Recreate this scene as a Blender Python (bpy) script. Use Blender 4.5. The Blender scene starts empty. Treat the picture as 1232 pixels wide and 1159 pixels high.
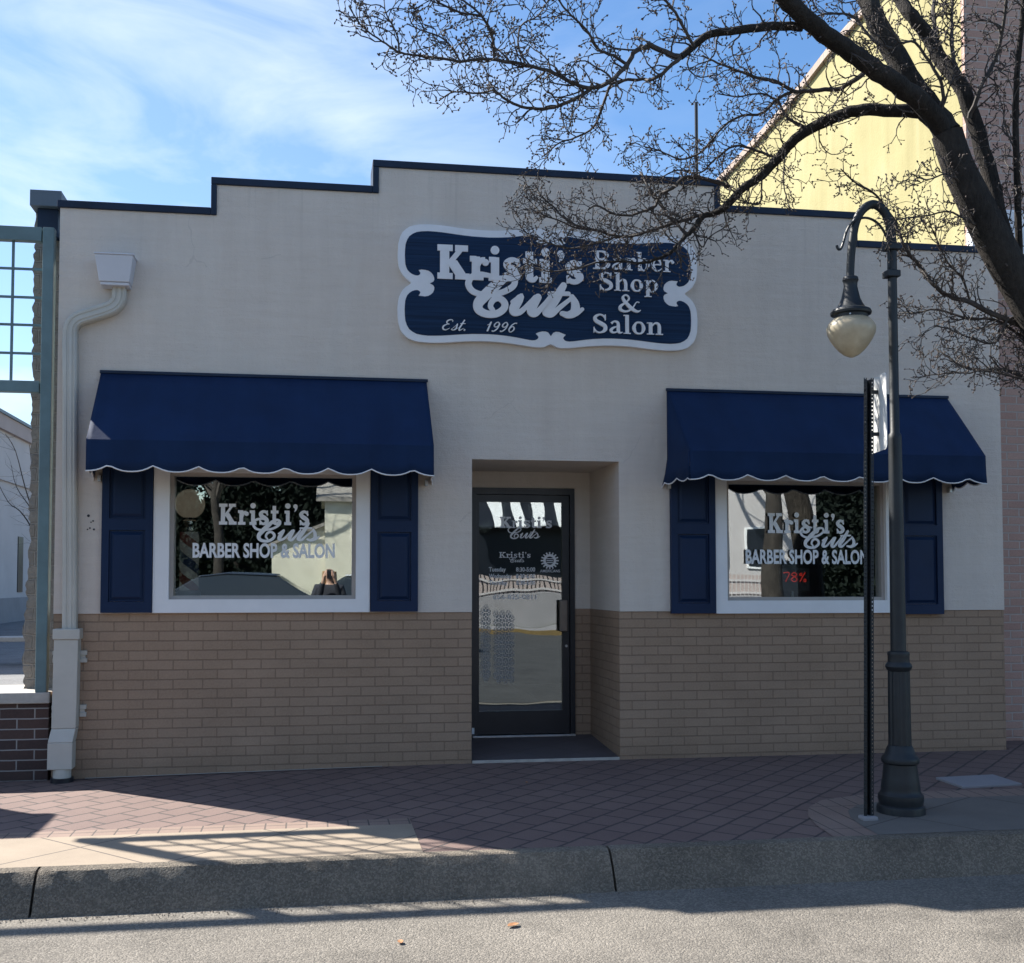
import bpy, bmesh, math, random
from mathutils import Vector, Matrix
from mathutils.geometry import tessellate_polygon
R = math.radians
rnd = random.Random(7)
scene = bpy.context.scene
COL = scene.collection

# ------------------------------------------------------------------ tagging
def tag(o, label=None, cat=None, group=None, kind=None):
    if label: o['label'] = label
    if cat: o['category'] = cat
    if group: o['group'] = group
    if kind: o['kind'] = kind
    return o

def empty(name, loc, label=None, cat=None, group=None):
    o = bpy.data.objects.new(name, None)
    o.empty_display_size = .2
    o.location = loc
    COL.objects.link(o)
    return tag(o, label, cat, group)

def world_loc(o):
    p = Vector((0, 0, 0))
    while o is not None:
        p = p + o.location
        o = o.parent
    return p

# ------------------------------------------------------------------ mesh builder (world coordinates in, local out)
class MB:
    def __init__(s):
        s.v = []; s.f = []
    def add(s, vs, fs):
        b = len(s.v)
        s.v += [tuple(v) for v in vs]
        s.f += [tuple(b + i for i in f) for f in fs]
        return s
    def box(s, x0, x1, y0, y1, z0, z1):
        return s.add([(x0, y0, z0), (x1, y0, z0), (x1, y1, z0), (x0, y1, z0), (x0, y0, z1), (x1, y0, z1), (x1, y1, z1), (x0, y1, z1)],
                     [(0, 3, 2, 1), (4, 5, 6, 7), (0, 1, 5, 4), (1, 2, 6, 5), (2, 3, 7, 6), (3, 0, 4, 7)])
    def hexa(s, lo, hi):   # two quads (bottom, top), four points each
        return s.add(list(lo) + list(hi), [(0, 3, 2, 1), (4, 5, 6, 7), (0, 1, 5, 4), (1, 2, 6, 5), (2, 3, 7, 6), (3, 0, 4, 7)])
    def quad(s, a, b, c, d):
        return s.add([a, b, c, d], [(0, 1, 2, 3)])
    def prism(s, poly, f0, f1):  # poly list of 2D, f0/f1 map 2D -> 3D for back and front
        n = len(poly)
        b = [f0(p) for p in poly]; t = [f1(p) for p in poly]
        tri = tessellate_polygon([[Vector((p[0], p[1], 0)) for p in poly]])
        fs = [tuple(n + i for i in t_) for t_ in tri] + [tuple(reversed(t_)) for t_ in tri]
        fs += [(i, (i + 1) % n, n + (i + 1) % n, n + i) for i in range(n)]
        return s.add(b + t, fs)
    def plate(s, poly, y0, y1):  # XZ outline extruded along Y
        return s.prism(poly, lambda p: (p[0], y0, p[1]), lambda p: (p[0], y1, p[1]))
    def tube(s, pts, rad, n=8, cap=True, flat=1.0):
        P = [Vector(p) for p in pts]
        if not hasattr(rad, '__len__'): rad = [rad] * len(P)
        ref = None; rings = []
        for i, p in enumerate(P):
            d = (P[min(i + 1, len(P) - 1)] - P[max(i - 1, 0)])
            d = d.normalized() if d.length > 1e-9 else Vector((0, 0, 1))
            if ref is None:
                ref = d.orthogonal().normalized()
            else:
                ref = (ref - d * ref.dot(d))
                ref = ref.normalized() if ref.length > 1e-6 else d.orthogonal().normalized()
            q = d.cross(ref)
            rings.append([p + (ref * math.cos(2 * math.pi * k / n) + q * math.sin(2 * math.pi * k / n) * flat) * rad[i] for k in range(n)])
        fs = []
        for i in range(len(P) - 1):
            for k in range(n):
                a = i * n + k; b = i * n + (k + 1) % n
                fs.append((a, b, b + n, a + n))
        if cap:
            fs.append(tuple(range(n - 1, -1, -1)))
            fs.append(tuple((len(P) - 1) * n + k for k in range(n)))
        return s.add([v for r in rings for v in r], fs)
    def lathe(s, prof, cx, cy, n=32, wob=None):  # prof: (r, z)
        vs = []; fs = []
        for j, (r, z) in enumerate(prof):
            for k in range(n):
                a = 2 * math.pi * k / n
                rr = r if wob is None else r * wob(j, k)
                vs.append((cx + rr * math.cos(a), cy + rr * math.sin(a), z))
        for j in range(len(prof) - 1):
            for k in range(n):
                a = j * n + k; b = j * n + (k + 1) % n
                fs.append((a, b, b + n, a + n))
        fs.append(tuple(range(n - 1, -1, -1)))
        fs.append(tuple((len(prof) - 1) * n + k for k in range(n)))
        return s.add(vs, fs)
    def build(s, name, m, parent=None, smooth=False, bevel=0, angle=40, seg=2):
        me = bpy.data.meshes.new(name)
        off = world_loc(parent) if parent is not None else Vector((0, 0, 0))
        me.from_pydata([(v[0] - off.x, v[1] - off.y, v[2] - off.z) for v in s.v], [], s.f)
        me.update()
        if m is not None: me.materials.append(m)
        if smooth:
            me.polygons.foreach_set('use_smooth', [True] * len(me.polygons))
            me.set_sharp_from_angle(angle=R(angle))
        o = bpy.data.objects.new(name, me)
        COL.objects.link(o)
        if parent is not None: o.parent = parent
        if bevel:
            b = o.modifiers.new('bevel', 'BEVEL'); b.width = bevel; b.segments = seg; b.limit_method = 'ANGLE'; b.angle_limit = R(40)
        return o

def grid_wall(mb, xs, zs, solid, y0, y1):
    """wall of cells (xs by zs breakpoints); only outer faces are made"""
    nx, nz = len(xs) - 1, len(zs) - 1
    S = lambda i, j: 0 <= i < nx and 0 <= j < nz and solid((xs[i] + xs[i + 1]) / 2, (zs[j] + zs[j + 1]) / 2)
    for i in range(nx):
        for j in range(nz):
            if not S(i, j): continue
            a, b, c, d = xs[i], xs[i + 1], zs[j], zs[j + 1]
            mb.quad((a, y0, c), (b, y0, c), (b, y0, d), (a, y0, d))
            mb.quad((b, y1, c), (a, y1, c), (a, y1, d), (b, y1, d))
            if not S(i - 1, j): mb.quad((a, y1, c), (a, y0, c), (a, y0, d), (a, y1, d))
            if not S(i + 1, j): mb.quad((b, y0, c), (b, y1, c), (b, y1, d), (b, y0, d))
            if not S(i, j - 1): mb.quad((a, y1, c), (b, y1, c), (b, y0, c), (a, y0, c))
            if not S(i, j + 1): mb.quad((a, y0, d), (b, y0, d), (b, y1, d), (a, y1, d))

def catmull(P, per=6, closed=False):
    out = []; n = len(P)
    rng = range(n if closed else n - 1)
    g = (lambda i: P[i % n]) if closed else (lambda i: P[max(0, min(n - 1, i))])
    for i in rng:
        p0, p1, p2, p3 = g(i - 1), g(i), g(i + 1), g(i + 2)
        for k in range(per):
            t = k / per
            out.append(tuple(.5 * (2 * b + (c - a) * t + (2 * a - 5 * b + 4 * c - d) * t * t + (3 * b - a - 3 * c + d) * t ** 3) for a, b, c, d in zip(p0, p1, p2, p3)))
    if not closed: out.append(tuple(P[-1]))
    return out

# ------------------------------------------------------------------ materials
class NT:
    def __init__(s, name):
        s.m = bpy.data.materials.new(name); s.m.use_nodes = True
        s.t = s.m.node_tree; s.t.nodes.clear()
        s.out = s.n('ShaderNodeOutputMaterial')
    def n(s, typ, **kw):
        o = s.t.nodes.new(typ)
        for k, v in kw.items():
            if k.startswith('i_'):
                o.inputs[k[2:].replace('_', ' ')].default_value = v
            else: setattr(o, k, v)
        return o
    def l(s, a, b): s.t.links.new(a, b)
    def pos(s): return s.n('ShaderNodeNewGeometry').outputs['Position']
    def noise(s, vec, scale, detail=4, rough=.55, dist=0):
        o = s.n('ShaderNodeTexNoise'); o.inputs['Scale'].default_value = scale; o.inputs['Detail'].default_value = detail
        o.inputs['Roughness'].default_value = rough; o.inputs['Distortion'].default_value = dist
        if vec is not None: s.l(vec, o.inputs['Vector'])
        return o.outputs['Fac']
    def ramp(s, fac, stops):
        o = s.n('ShaderNodeValToRGB'); e = o.color_ramp.elements
        while len(e) < len(stops): e.new(.5)
        for k, (p, c) in enumerate(stops):
            e[k].position = p; e[k].color = (*c, 1) if len(c) == 3 else c
        s.l(fac, o.inputs['Fac']); return o.outputs['Color']
    def mix(s, fac, a, b, mode='MIX'):
        o = s.n('ShaderNodeMix', data_type='RGBA', blend_type=mode)
        for sock, v in ((o.inputs[0], fac), (o.inputs[6], a), (o.inputs[7], b)):
            if isinstance(v, (int, float)): sock.default_value = v
            elif isinstance(v, tuple): sock.default_value = (*v, 1)
            else: s.l(v, sock)
        return o.outputs[2]
    def math(s, op, a, b=None):
        o = s.n('ShaderNodeMath', operation=op)
        for k, v in enumerate((a, b)):
            if v is None: continue
            if isinstance(v, (int, float)): o.inputs[k].default_value = v
            else: s.l(v, o.inputs[k])
        return o.outputs[0]
    def sep(s, v):
        o = s.n('ShaderNodeSeparateXYZ'); s.l(v, o.inputs[0]); return o.outputs
    def comb(s, x, y, z=0.0):
        o = s.n('ShaderNodeCombineXYZ')
        for k, v in enumerate((x, y, z)):
            if isinstance(v, (int, float)): o.inputs[k].default_value = v
            else: s.l(v, o.inputs[k])
        return o.outputs[0]
    def bump(s, h, strength=.3, dist=.01, normal=None):
        o = s.n('ShaderNodeBump'); o.inputs['Strength'].default_value = strength; o.inputs['Distance'].default_value = dist
        s.l(h, o.inputs['Height'])
        if normal is not None: s.l(normal, o.inputs['Normal'])
        return o.outputs['Normal']
    def bsdf(s, color, rough=.6, normal=None, metal=0, spec=.5, **kw):
        o = s.n('ShaderNodeBsdfPrincipled')
        for sock, v in (('Base Color', color), ('Roughness', rough)):
            if isinstance(v, tuple): o.inputs[sock].default_value = (*v, 1)
            elif isinstance(v, (int, float)): o.inputs[sock].default_value = v
            else: s.l(v, o.inputs[sock])
        o.inputs['Metallic'].default_value = metal
        o.inputs['Specular IOR Level'].default_value = spec
        for k, v in kw.items(): o.inputs[k.replace('_', ' ')].default_value = v
        if normal is not None: s.l(normal, o.inputs['Normal'])
        s.l(o.outputs[0], s.out.inputs['Surface'])
        return o

def simple(name, c, rough=.6, var=.12, scale=6, bump=0, bscale=60, metal=0, spec=.5, bd=.003):
    t = NT(name); p = t.pos()
    f = t.noise(p, scale, 5, .6)
    lo = tuple(x * (1 - var) for x in c); hi = tuple(min(1, x * (1 + var)) for x in c)
    col = t.ramp(f, [(.3, lo), (.7, hi)])
    nrm = t.bump(t.noise(p, bscale, 3), bump, bd) if bump else None
    rr = t.math('ADD', t.math('MULTIPLY', t.noise(p, scale * 2.3, 3), .15), rough - .075)
    t.bsdf(col, rr, nrm, metal, spec)
    return t.m

def brick_mat(name, c1, c2, mortar, bw, rh, ms, bumpd=.004, along='XY', smear=.25, off=.5, rough=.85, squash=0, mort_mix=None):
    t = NT(name); p = t.pos(); x, y, z = t.sep(p)
    u = t.math('ADD', x, y)
    wob = t.noise(p, 9, 2)
    zz = t.math('ADD', z, t.math('MULTIPLY', t.math('SUBTRACT', wob, .5), .006))
    v = t.comb(u, zz)
    b = t.n('ShaderNodeTexBrick', offset=off)
    t.l(v, b.inputs['Vector'])
    b.inputs['Scale'].default_value = 1; b.inputs['Brick Width'].default_value = bw; b.inputs['Row Height'].default_value = rh
    b.inputs['Mortar Size'].default_value = ms; b.inputs['Mortar Smooth'].default_value = .3; b.inputs['Bias'].default_value = 0
    b.inputs['Color1'].default_value = (*c1, 1); b.inputs['Color2'].default_value = (*c2, 1); b.inputs['Mortar'].default_value = (*mortar, 1)
    dirt = t.noise(p, 2.2, 6, .65); fine = t.noise(p, 70, 3)
    col = t.mix(smear, b.outputs['Color'], t.ramp(dirt, [(.25, tuple(.62 * k for k in c1)), (.75, tuple(min(1, 1.25 * k) for k in c2))]))
    col = t.mix(.25, col, t.ramp(fine, [(.3, tuple(.7 * k for k in c1)), (.7, tuple(min(1, 1.2 * k) for k in c2))]), 'MIX')
    col = t.mix(t.math('MULTIPLY', b.outputs['Fac'], .42), col, mortar)
    sp = t.n('ShaderNodeMapRange'); sp.inputs[1].default_value = .34; sp.inputs[2].default_value = .0; t.l(t.math('ADD', z, t.math('MULTIPLY', t.noise(p, 6, 4, .7), .22)), sp.inputs[0])
    col = t.mix(t.math('MULTIPLY', sp.outputs[0], .5), col, tuple(.5 * k for k in c1))
    h = t.math('SUBTRACT', t.math('MULTIPLY', fine, .15), b.outputs['Fac'])
    t.bsdf(col, rough, t.bump(h, 1.0, bumpd * 1.6))
    return t.m

def stucco_mat():
    t = NT('stucco_paint'); p = t.pos(); x, y, z = t.sep(p)
    big = t.noise(p, .55, 5, .6); mid = t.noise(t.comb(t.math('MULTIPLY', x, 5.0), y, t.math('MULTIPLY', z, .5)), 1.0, 5, .65)
    trow = t.noise(t.comb(t.math('MULTIPLY', x, .8), y, t.math('MULTIPLY', z, 9.0)), 2.2, 5, .7)
    col = t.ramp(big, [(.3, (.65, .56, .49)), (.7, (.74, .65, .575))])
    col = t.mix(.35, col, t.ramp(mid, [(.3, (.55, .485, .425)), (.62, (.73, .665, .595))]))
    col = t.mix(.28, col, t.ramp(trow, [(.3, (.58, .515, .45)), (.7, (.74, .675, .61))]))
    # repaired patches and rain streaks hanging from the coping
    pt = t.n('ShaderNodeTexVoronoi'); pt.inputs['Scale'].default_value = .8; t.l(p, pt.inputs['Vector'])
    pm = t.math('GREATER_THAN', t.sep(pt.outputs['Color'])[0], .72)
    col = t.mix(t.math('MULTIPLY', pm, .16), col, (.68, .64, .58))
    drip = t.noise(t.comb(t.math('MULTIPLY', x, 14.0), y, t.math('MULTIPLY', z, .35)), 1.0, 4, .7)
    hang = t.n('ShaderNodeMapRange'); hang.inputs[1].default_value = 3.5; hang.inputs[2].default_value = 4.7; t.l(z, hang.inputs[0])
    dm = t.n('ShaderNodeMapRange'); dm.inputs[1].default_value = .56; dm.inputs[2].default_value = .78; t.l(drip, dm.inputs[0])
    col = t.mix(t.math('MULTIPLY', t.math('MULTIPLY', dm.outputs[0], hang.outputs[0]), .38), col, (.33, .30, .27))
    sc = t.noise(p, 9, 5, .7); sm = t.math('GREATER_THAN', sc, .70)
    col = t.mix(t.math('MULTIPLY', sm, .12), col, (.36, .33, .30))
    # hairline cracks
    w = t.n('ShaderNodeTexVoronoi', feature='DISTANCE_TO_EDGE'); w.inputs['Scale'].default_value = .9
    d = t.n('ShaderNodeMixRGB'); d.inputs[0].default_value = .12
    nz = t.n('ShaderNodeTexNoise'); nz.inputs['Scale'].default_value = 5; nz.inputs['Detail'].default_value = 6; t.l(p, nz.inputs['Vector'])
    t.l(p, d.inputs[1]); t.l(nz.outputs['Color'], d.inputs[2]); t.l(d.outputs[0], w.inputs['Vector'])
    crack = t.math('LESS_THAN', w.outputs['Distance'], .0022)
    mask = t.math('GREATER_THAN', t.noise(p, 1.3, 2), .6)
    col = t.mix(t.math('MULTIPLY', t.math('MULTIPLY', crack, mask), .16), col, (.22, .2, .19))
    h = t.math('ADD', t.noise(p, 120, 3, .6), t.math('MULTIPLY', t.math('ADD', t.noise(p, 18, 4), trow), 1.6))
    t.bsdf(col, .9, t.bump(h, .7, .006), spec=.3)
    return t.m

def paver_mat():
    t = NT('brick_pavers'); p = t.pos(); x, y, z = t.sep(p)
    a = R(46); ca, sa = math.cos(a), math.sin(a)
    u = t.math('ADD', t.math('MULTIPLY', x, ca), t.math('MULTIPLY', y, sa))
    v = t.math('SUBTRACT', t.math('MULTIPLY', y, ca), t.math('MULTIPLY', x, sa))
    w = t.noise(p, 4, 3)
    v = t.math('ADD', v, t.math('MULTIPLY', t.math('SUBTRACT', w, .5), .02))
    b = t.n('ShaderNodeTexBrick', offset=.4)
    t.l(t.comb(u, v), b.inputs['Vector'])
    for k, q in (('Scale', 1), ('Brick Width', .245), ('Row Height', .185), ('Mortar Size', .010), ('Mortar Smooth', .3), ('Bias', 0)): b.inputs[k].default_value = q
    b.inputs['Color1'].default_value = (0.1442, 0.08565, 0.07342, 1); b.inputs['Color2'].default_value = (0.1966, 0.1241, 0.1049, 1); b.inputs['Mortar'].default_value = (0.1035, 0.0805, 0.07475, 1)
    dirt = t.noise(p, 1.1, 6, .65); fine = t.noise(p, 160, 3)
    col = t.mix(.4, b.outputs['Color'], t.ramp(dirt, [(.3, (0.1092, 0.07167, 0.06642)), (.72, (0.2316, 0.1617, 0.1355))]))
    col = t.mix(.25, col, t.ramp(fine, [(.35, (0.1049, 0.07429, 0.06992)), (.7, (0.2884, 0.2185, 0.1879))]))
    spots = t.math('GREATER_THAN', t.noise(p, 14, 2), .74)
    col = t.mix(t.math('MULTIPLY', spots, .35), col, (.14, .11, .105))
    col = t.mix(t.math('MULTIPLY', b.outputs['Fac'], .85), col, (.05, .04, .04))
    h = t.math('SUBTRACT', t.math('MULTIPLY', fine, .25), b.outputs['Fac'])
    t.bsdf(col, .8, t.bump(h, .8, .006))
    return t.m

def slab_mat(name, ang, bw, rh, base, joint=.006, off=0.0):
    t = NT(name); p = t.pos(); x, y, z = t.sep(p)
    a = R(ang); ca, sa = math.cos(a), math.sin(a)
    u = t.math('ADD', t.math('MULTIPLY', x, ca), t.math('MULTIPLY', y, sa))
    v = t.math('SUBTRACT', t.math('MULTIPLY', y, ca), t.math('MULTIPLY', x, sa))
    b = t.n('ShaderNodeTexBrick', offset=off)
    t.l(t.comb(t.math('ADD', u, .21), t.math('ADD', v, .13)), b.inputs['Vector'])
    for k, q in (('Scale', 1), ('Brick Width', bw), ('Row Height', rh), ('Mortar Size', joint), ('Mortar Smooth', .2), ('Bias', 0)): b.inputs[k].default_value = q
    dirt = t.noise(p, 2.5, 6, .65); fine = t.noise(p, 190, 3)
    col = t.ramp(dirt, [(.28, tuple(k * .78 for k in base)), (.72, tuple(k * 1.1 for k in base))])
    col = t.mix(.3, col, t.ramp(fine, [(.3, tuple(k * .55 for k in base)), (.7, tuple(min(1, k * 1.3) for k in base))]))
    col = t.mix(t.math('MULTIPLY', b.outputs['Fac'], .85), col, (.07, .06, .055))
    h = t.math('SUBTRACT', t.math('MULTIPLY', fine, .25), b.outputs['Fac'])
    t.bsdf(col, .85, t.bump(h, .7, .004))
    return t.m

def aggregate_mat(name, lo, mid, hi, scale, bumpd=.006, big=1.2):
    t = NT(name); p = t.pos()
    v = t.n('ShaderNodeTexVoronoi'); v.inputs['Scale'].default_value = scale; t.l(p, v.inputs['Vector'])
    r = t.sep(v.outputs['Color'])[0]
    col = t.ramp(r, [(.05, lo), (.45, mid), (.95, hi)])
    f = t.noise(p, scale * 1.7, 4, .7)
    col = t.mix(.45, col, t.ramp(f, [(.32, lo), (.68, hi)]))
    d = t.noise(p, big, 6, .65)
    col = t.mix(.35, col, t.ramp(d, [(.3, tuple(.6 * k for k in mid)), (.7, tuple(1.15 * k for k in hi))]))
    st = t.n('ShaderNodeMapRange'); st.inputs[1].default_value = .52; st.inputs[2].default_value = .72; t.l(t.noise(p, 1.7, 5, .7), st.inputs[0])
    col = t.mix(t.math('MULTIPLY', st.outputs[0], .45), col, tuple(.45 * k for k in mid))
    h = t.math('ADD', t.math('MULTIPLY', v.outputs['Distance'], -.8), f)
    t.bsdf(col, .88, t.bump(h, .9, bumpd))
    return t.m

def glass_mat(name, tint=(.86, .9, .9), refl=.12, wave=.0, wscale=1.2, gl=(.92, .97, .96)):
    """window pane: clear pass-through plus a mirror layer that grows towards grazing"""
    t = NT(name); p = t.pos()
    tr = t.n('ShaderNodeBsdfTransparent'); tr.inputs[0].default_value = (*tint, 1)
    g = t.n('ShaderNodeBsdfGlossy'); g.inputs['Roughness'].default_value = .0; g.inputs[0].default_value = (*gl, 1)
    if wave: t.l(t.bump(t.noise(p, wscale, 1, .4), 1.0, wave), g.inputs['Normal'])
    fr = t.n('ShaderNodeFresnel'); fr.inputs[0].default_value = 1.5
    fac = t.math('MINIMUM', t.math('ADD', t.math('MULTIPLY', fr.outputs[0], 1.3), refl), 1.0)
    mx = t.n('ShaderNodeMixShader'); t.l(fac, mx.inputs[0]); t.l(tr.outputs[0], mx.inputs[1]); t.l(g.outputs[0], mx.inputs[2])
    t.l(mx.outputs[0], t.out.inputs['Surface'])
    return t.m

def fabric_mat(name, c):
    t = NT(name); p = t.pos(); x, y, z = t.sep(p)
    wv = t.n('ShaderNodeTexWave', wave_type='BANDS', bands_direction='X'); wv.inputs['Scale'].default_value = 260; t.l(p, wv.inputs['Vector'])
    wz = t.n('ShaderNodeTexWave', wave_type='BANDS', bands_direction='Z'); wz.inputs['Scale'].default_value = 260; t.l(p, wz.inputs['Vector'])
    f = t.noise(p, 3, 5, .6)
    fade = t.noise(t.comb(t.math('MULTIPLY', x, 4.0), 0.0, t.math('MULTIPLY', z, .8)), 1.2, 4)
    col = t.ramp(f, [(.3, tuple(k * .85 for k in c)), (.7, tuple(k * 1.2 for k in c))])
    col = t.mix(.3, col, t.ramp(fade, [(.3, tuple(k * .8 for k in c)), (.72, tuple(k * 1.5 + .004 for k in c))]))
    h = t.math('ADD', t.math('MULTIPLY', t.math('ADD', wv.outputs['Fac'], wz.outputs['Fac']), .15), t.math('MULTIPLY', t.noise(p, 5, 3), 6.0))
    o = t.bsdf(col, .75, t.bump(h, .3, .003), spec=.18)
    return t.m

def stone_mat():
    t = NT('rubble_stone'); p = t.pos(); x, y, z = t.sep(p)
    q = t.comb(t.math('ADD', t.math('MULTIPLY', x, 1.0), y), 0.0, z)
    b = t.n('ShaderNodeTexBrick', offset=.37); t.l(t.comb(t.math('ADD', x, t.math('MULTIPLY', t.noise(p, 5, 2), .04)), t.math('ADD', z, t.math('MULTIPLY', t.noise(p, 6, 3), .05))), b.inputs['Vector'])
    for k, v in (('Scale', 1), ('Brick Width', .19), ('Row Height', .11), ('Mortar Size', .009), ('Mortar Smooth', .4), ('Bias', 0)): b.inputs[k].default_value = v
    b.inputs['Color1'].default_value = (.2, .18, .165, 1); b.inputs['Color2'].default_value = (.3, .275, .25, 1); b.inputs['Mortar'].default_value = (.33, .31, .29, 1)
    f = t.noise(p, 26, 5, .7); g = t.noise(p, 3, 4)
    col = t.mix(.45, b.outputs['Color'], t.ramp(f, [(.3, (.1, .09, .085)), (.7, (.36, .33, .3))]))
    col = t.mix(.3, col, t.ramp(g, [(.3, (.13, .125, .13)), (.7, (.33, .3, .265))]))
    h = t.math('SUBTRACT', t.math('MULTIPLY', f, .8), t.math('MULTIPLY', b.outputs['Fac'], .7))
    t.bsdf(col, .92, t.bump(h, 1.0, .02))
    return t.m

def bark_mat():
    t = NT('bark'); p = t.pos(); x, y, z = t.sep(p)
    f = t.noise(t.comb(t.math('MULTIPLY', x, 2.0), t.math('MULTIPLY', y, 2.0), t.math('MULTIPLY', z, .6)), 22, 5, .7)
    g = t.noise(p, 5, 4)
    col = t.ramp(f, [(.3, (.018, .016, .015)), (.7, (.062, .053, .047))])
    col = t.mix(.35, col, t.ramp(g, [(.35, (.02, .018, .017)), (.7, (.075, .066, .058))]))
    t.bsdf(col, .9, t.bump(f, 1.0, .035), spec=.2)
    return t.m

def siding_mat(name, c, board=.13):
    t = NT(name); p = t.pos(); x, y, z = t.sep(p)
    fr = t.math('FRACT', t.math('DIVIDE', z, board))
    f = t.noise(p, 2, 5)
    col = t.ramp(f, [(.3, tuple(k * .9 for k in c)), (.7, tuple(min(1, k * 1.06) for k in c))])
    t.bsdf(col, .6, t.bump(fr, 1.0, .02))
    return t.m

def yellow_mat():
    t = NT('weathered_yellow_render'); p = t.pos(); x, y, z = t.sep(p)
    f = t.noise(p, .8, 6, .65)
    s = t.noise(t.comb(x, t.math('MULTIPLY', y, 3.0), t.math('MULTIPLY', z, .25)), 1.6, 5, .6)
    col = t.ramp(f, [(.28, (0.304, 0.2622, 0.1102)), (.5, (0.38, 0.3344, 0.152)), (.75, (0.4332, 0.3952, 0.2204))])
    col = t.mix(.4, col, t.ramp(s, [(.3, (0.2584, 0.228, 0.1064)), (.6, (0.3952, 0.3572, 0.1824)), (.8, (0.456, 0.4256, 0.2888))]))
    rust = t.math('GREATER_THAN', t.noise(p, 2.1, 3), .71)
    col = t.mix(t.math('MULTIPLY', rust, .4), col, (.55, .36, .17))
    t.bsdf(col, .9, t.bump(t.noise(p, 40, 4), .5, .006))
    return t.m

def panel_mat(name, c):
    t = NT(name); p = t.pos(); x, y, z = t.sep(p)
    g = t.noise(t.comb(t.math('MULTIPLY', x, .35), 0.0, t.math('MULTIPLY', z, 26.0)), 2.5, 3, .6)
    col = t.ramp(g, [(.3, tuple(k * .62 for k in c)), (.65, tuple(k * 1.3 for k in c))])
    t.bsdf(col, .7, t.bump(g, .8, .006), spec=.2)
    return t.m

M = dict(
    stucco=stucco_mat(),
    brick=brick_mat('painted_brick', (.325, .220, .148), (.38, .264, .184), (.228, .154, .106), .222, .0745, .0048, smear=.42),
    navy=simple('navy_trim', (.010, .022, .050), .55, .2, 3, .1, spec=.3),
    shutter=simple('navy_shutter', (.0058, .0205, .062), .5, .12, 3, .06, 90, spec=.25),
    white=simple('white_frame', (.82, .82, .83), .4, .05, 3),
    beige=simple('beige_sash', (.40, .36, .33), .5, .08, 5),
    almond=simple('almond_gutter', (.52, .50, .45), .45, .07, 4, .05, 12),
    leader=simple('grey_leader_head', (.62, .63, .68), .5, .05, 4),
    awning=fabric_mat('navy_canvas', (.006, .022, .068)),
    piping=simple('white_piping', (.78, .78, .8), .6, .05),
    steel=simple('galvanised', (.45, .46, .47), .4, .1, 8, metal=.7),
    dark=simple('dark_bronze', (.012, .015, .022), .35, .15, 4),
    bronze=simple('bronze_plate', (.20, .165, .14), .4, .1, 6, metal=.4),
    glass=glass_mat('window_glass', refl=.24, wave=.0016, wscale=1.3),
    doorglass=glass_mat('door_glass', refl=.15, wave=.0018, wscale=2.2),
    vinyl=simple('white_vinyl', (.82, .83, .84), .5, .05, 9),
    signwhite=simple('sign_white', (.80, .81, .84), .55, .05, 6, .1, 40),
    signblue=panel_mat('sign_blue', (.0095, .030, .075)),
    teal=simple('teal_paint', (.12, .19, .205), .45, .18, 4, .1, 30),
    stone=stone_mat(),
    copingbrick=brick_mat('coping_brick', (.36, .26, .21), (.42, .33, .28), (.42, .38, .34), .1, .2, .01),
    capmetal=simple('cap_metal', (.10, .13, .165), .5, .12, 3),
    darkbrick=brick_mat('dark_brick', (.05, .034, .034), (.095, .055, .045), (.40, .38, .36), .255, .0775, .006, smear=.15),
    coping=simple('coping_stone', (.44, .41, .37), .85, .15, 12, .5, 90),
    pavers=paver_mat(),
    apron=slab_mat('concrete_slabs', 44, .92, .66, (0.3259, 0.2607, 0.1946)),
    soldier=slab_mat('soldier_course', 0, .125, .6, (0.2645, 0.187, 0.1505), .005),
    kerb=aggregate_mat('exposed_aggregate', (0.02128, 0.01824, 0.01444), (0.1026, 0.08588, 0.06688), (0.38, 0.3192, 0.247), 115, .012),
    asphalt=aggregate_mat('worn_asphalt', (0.02213, 0.02043, 0.01788), (0.1149, 0.1038, 0.08767), (0.3745, 0.3362, 0.2852), 105, .009, .7),
    lot=aggregate_mat('lot_asphalt', (.09, .09, .095), (.15, .15, .155), (.24, .24, .24), 60),
    lamp=simple('lamp_green_black', (.0105, .0148, .019), .5, .25, 7, .25, 60),
    bark=bark_mat(),
    twig=simple('twig_bark', (.055, .045, .039), .8, .35, 20),
    bud=simple('bud_brown', (.085, .062, .052), .75, .3, 30),
    yellow=yellow_mat(),
    pinkbrick=brick_mat('pink_brick', (.42, .25, .2), (.5, .33, .27), (.5, .44, .4), .22, .075, .008),
    palewall=simple('pale_wall', (.50, .47, .47), .85, .06, .8, .2),
    fascia=simple('pale_fascia', (.40, .33, .31), .8, .08, .8),
    plinth=simple('grey_plinth', (.27, .26, .27), .85, .1, 1),
    tar=simple('roof_tar', (.06, .06, .065), .9, .2, 2),
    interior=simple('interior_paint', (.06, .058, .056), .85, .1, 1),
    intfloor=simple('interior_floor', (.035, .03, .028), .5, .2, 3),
    slate=slab_mat('entry_tile', 35, .34, .34, (.10, .085, .09), .004),
    sidinG=siding_mat('cream_siding', (.70, .66, .55)),
    shingle=simple('grey_shingle', (.24, .22, .2), .9, .25, 9),
    redsign=simple('orange', (.7, .2, .05), .5),
)
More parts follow.
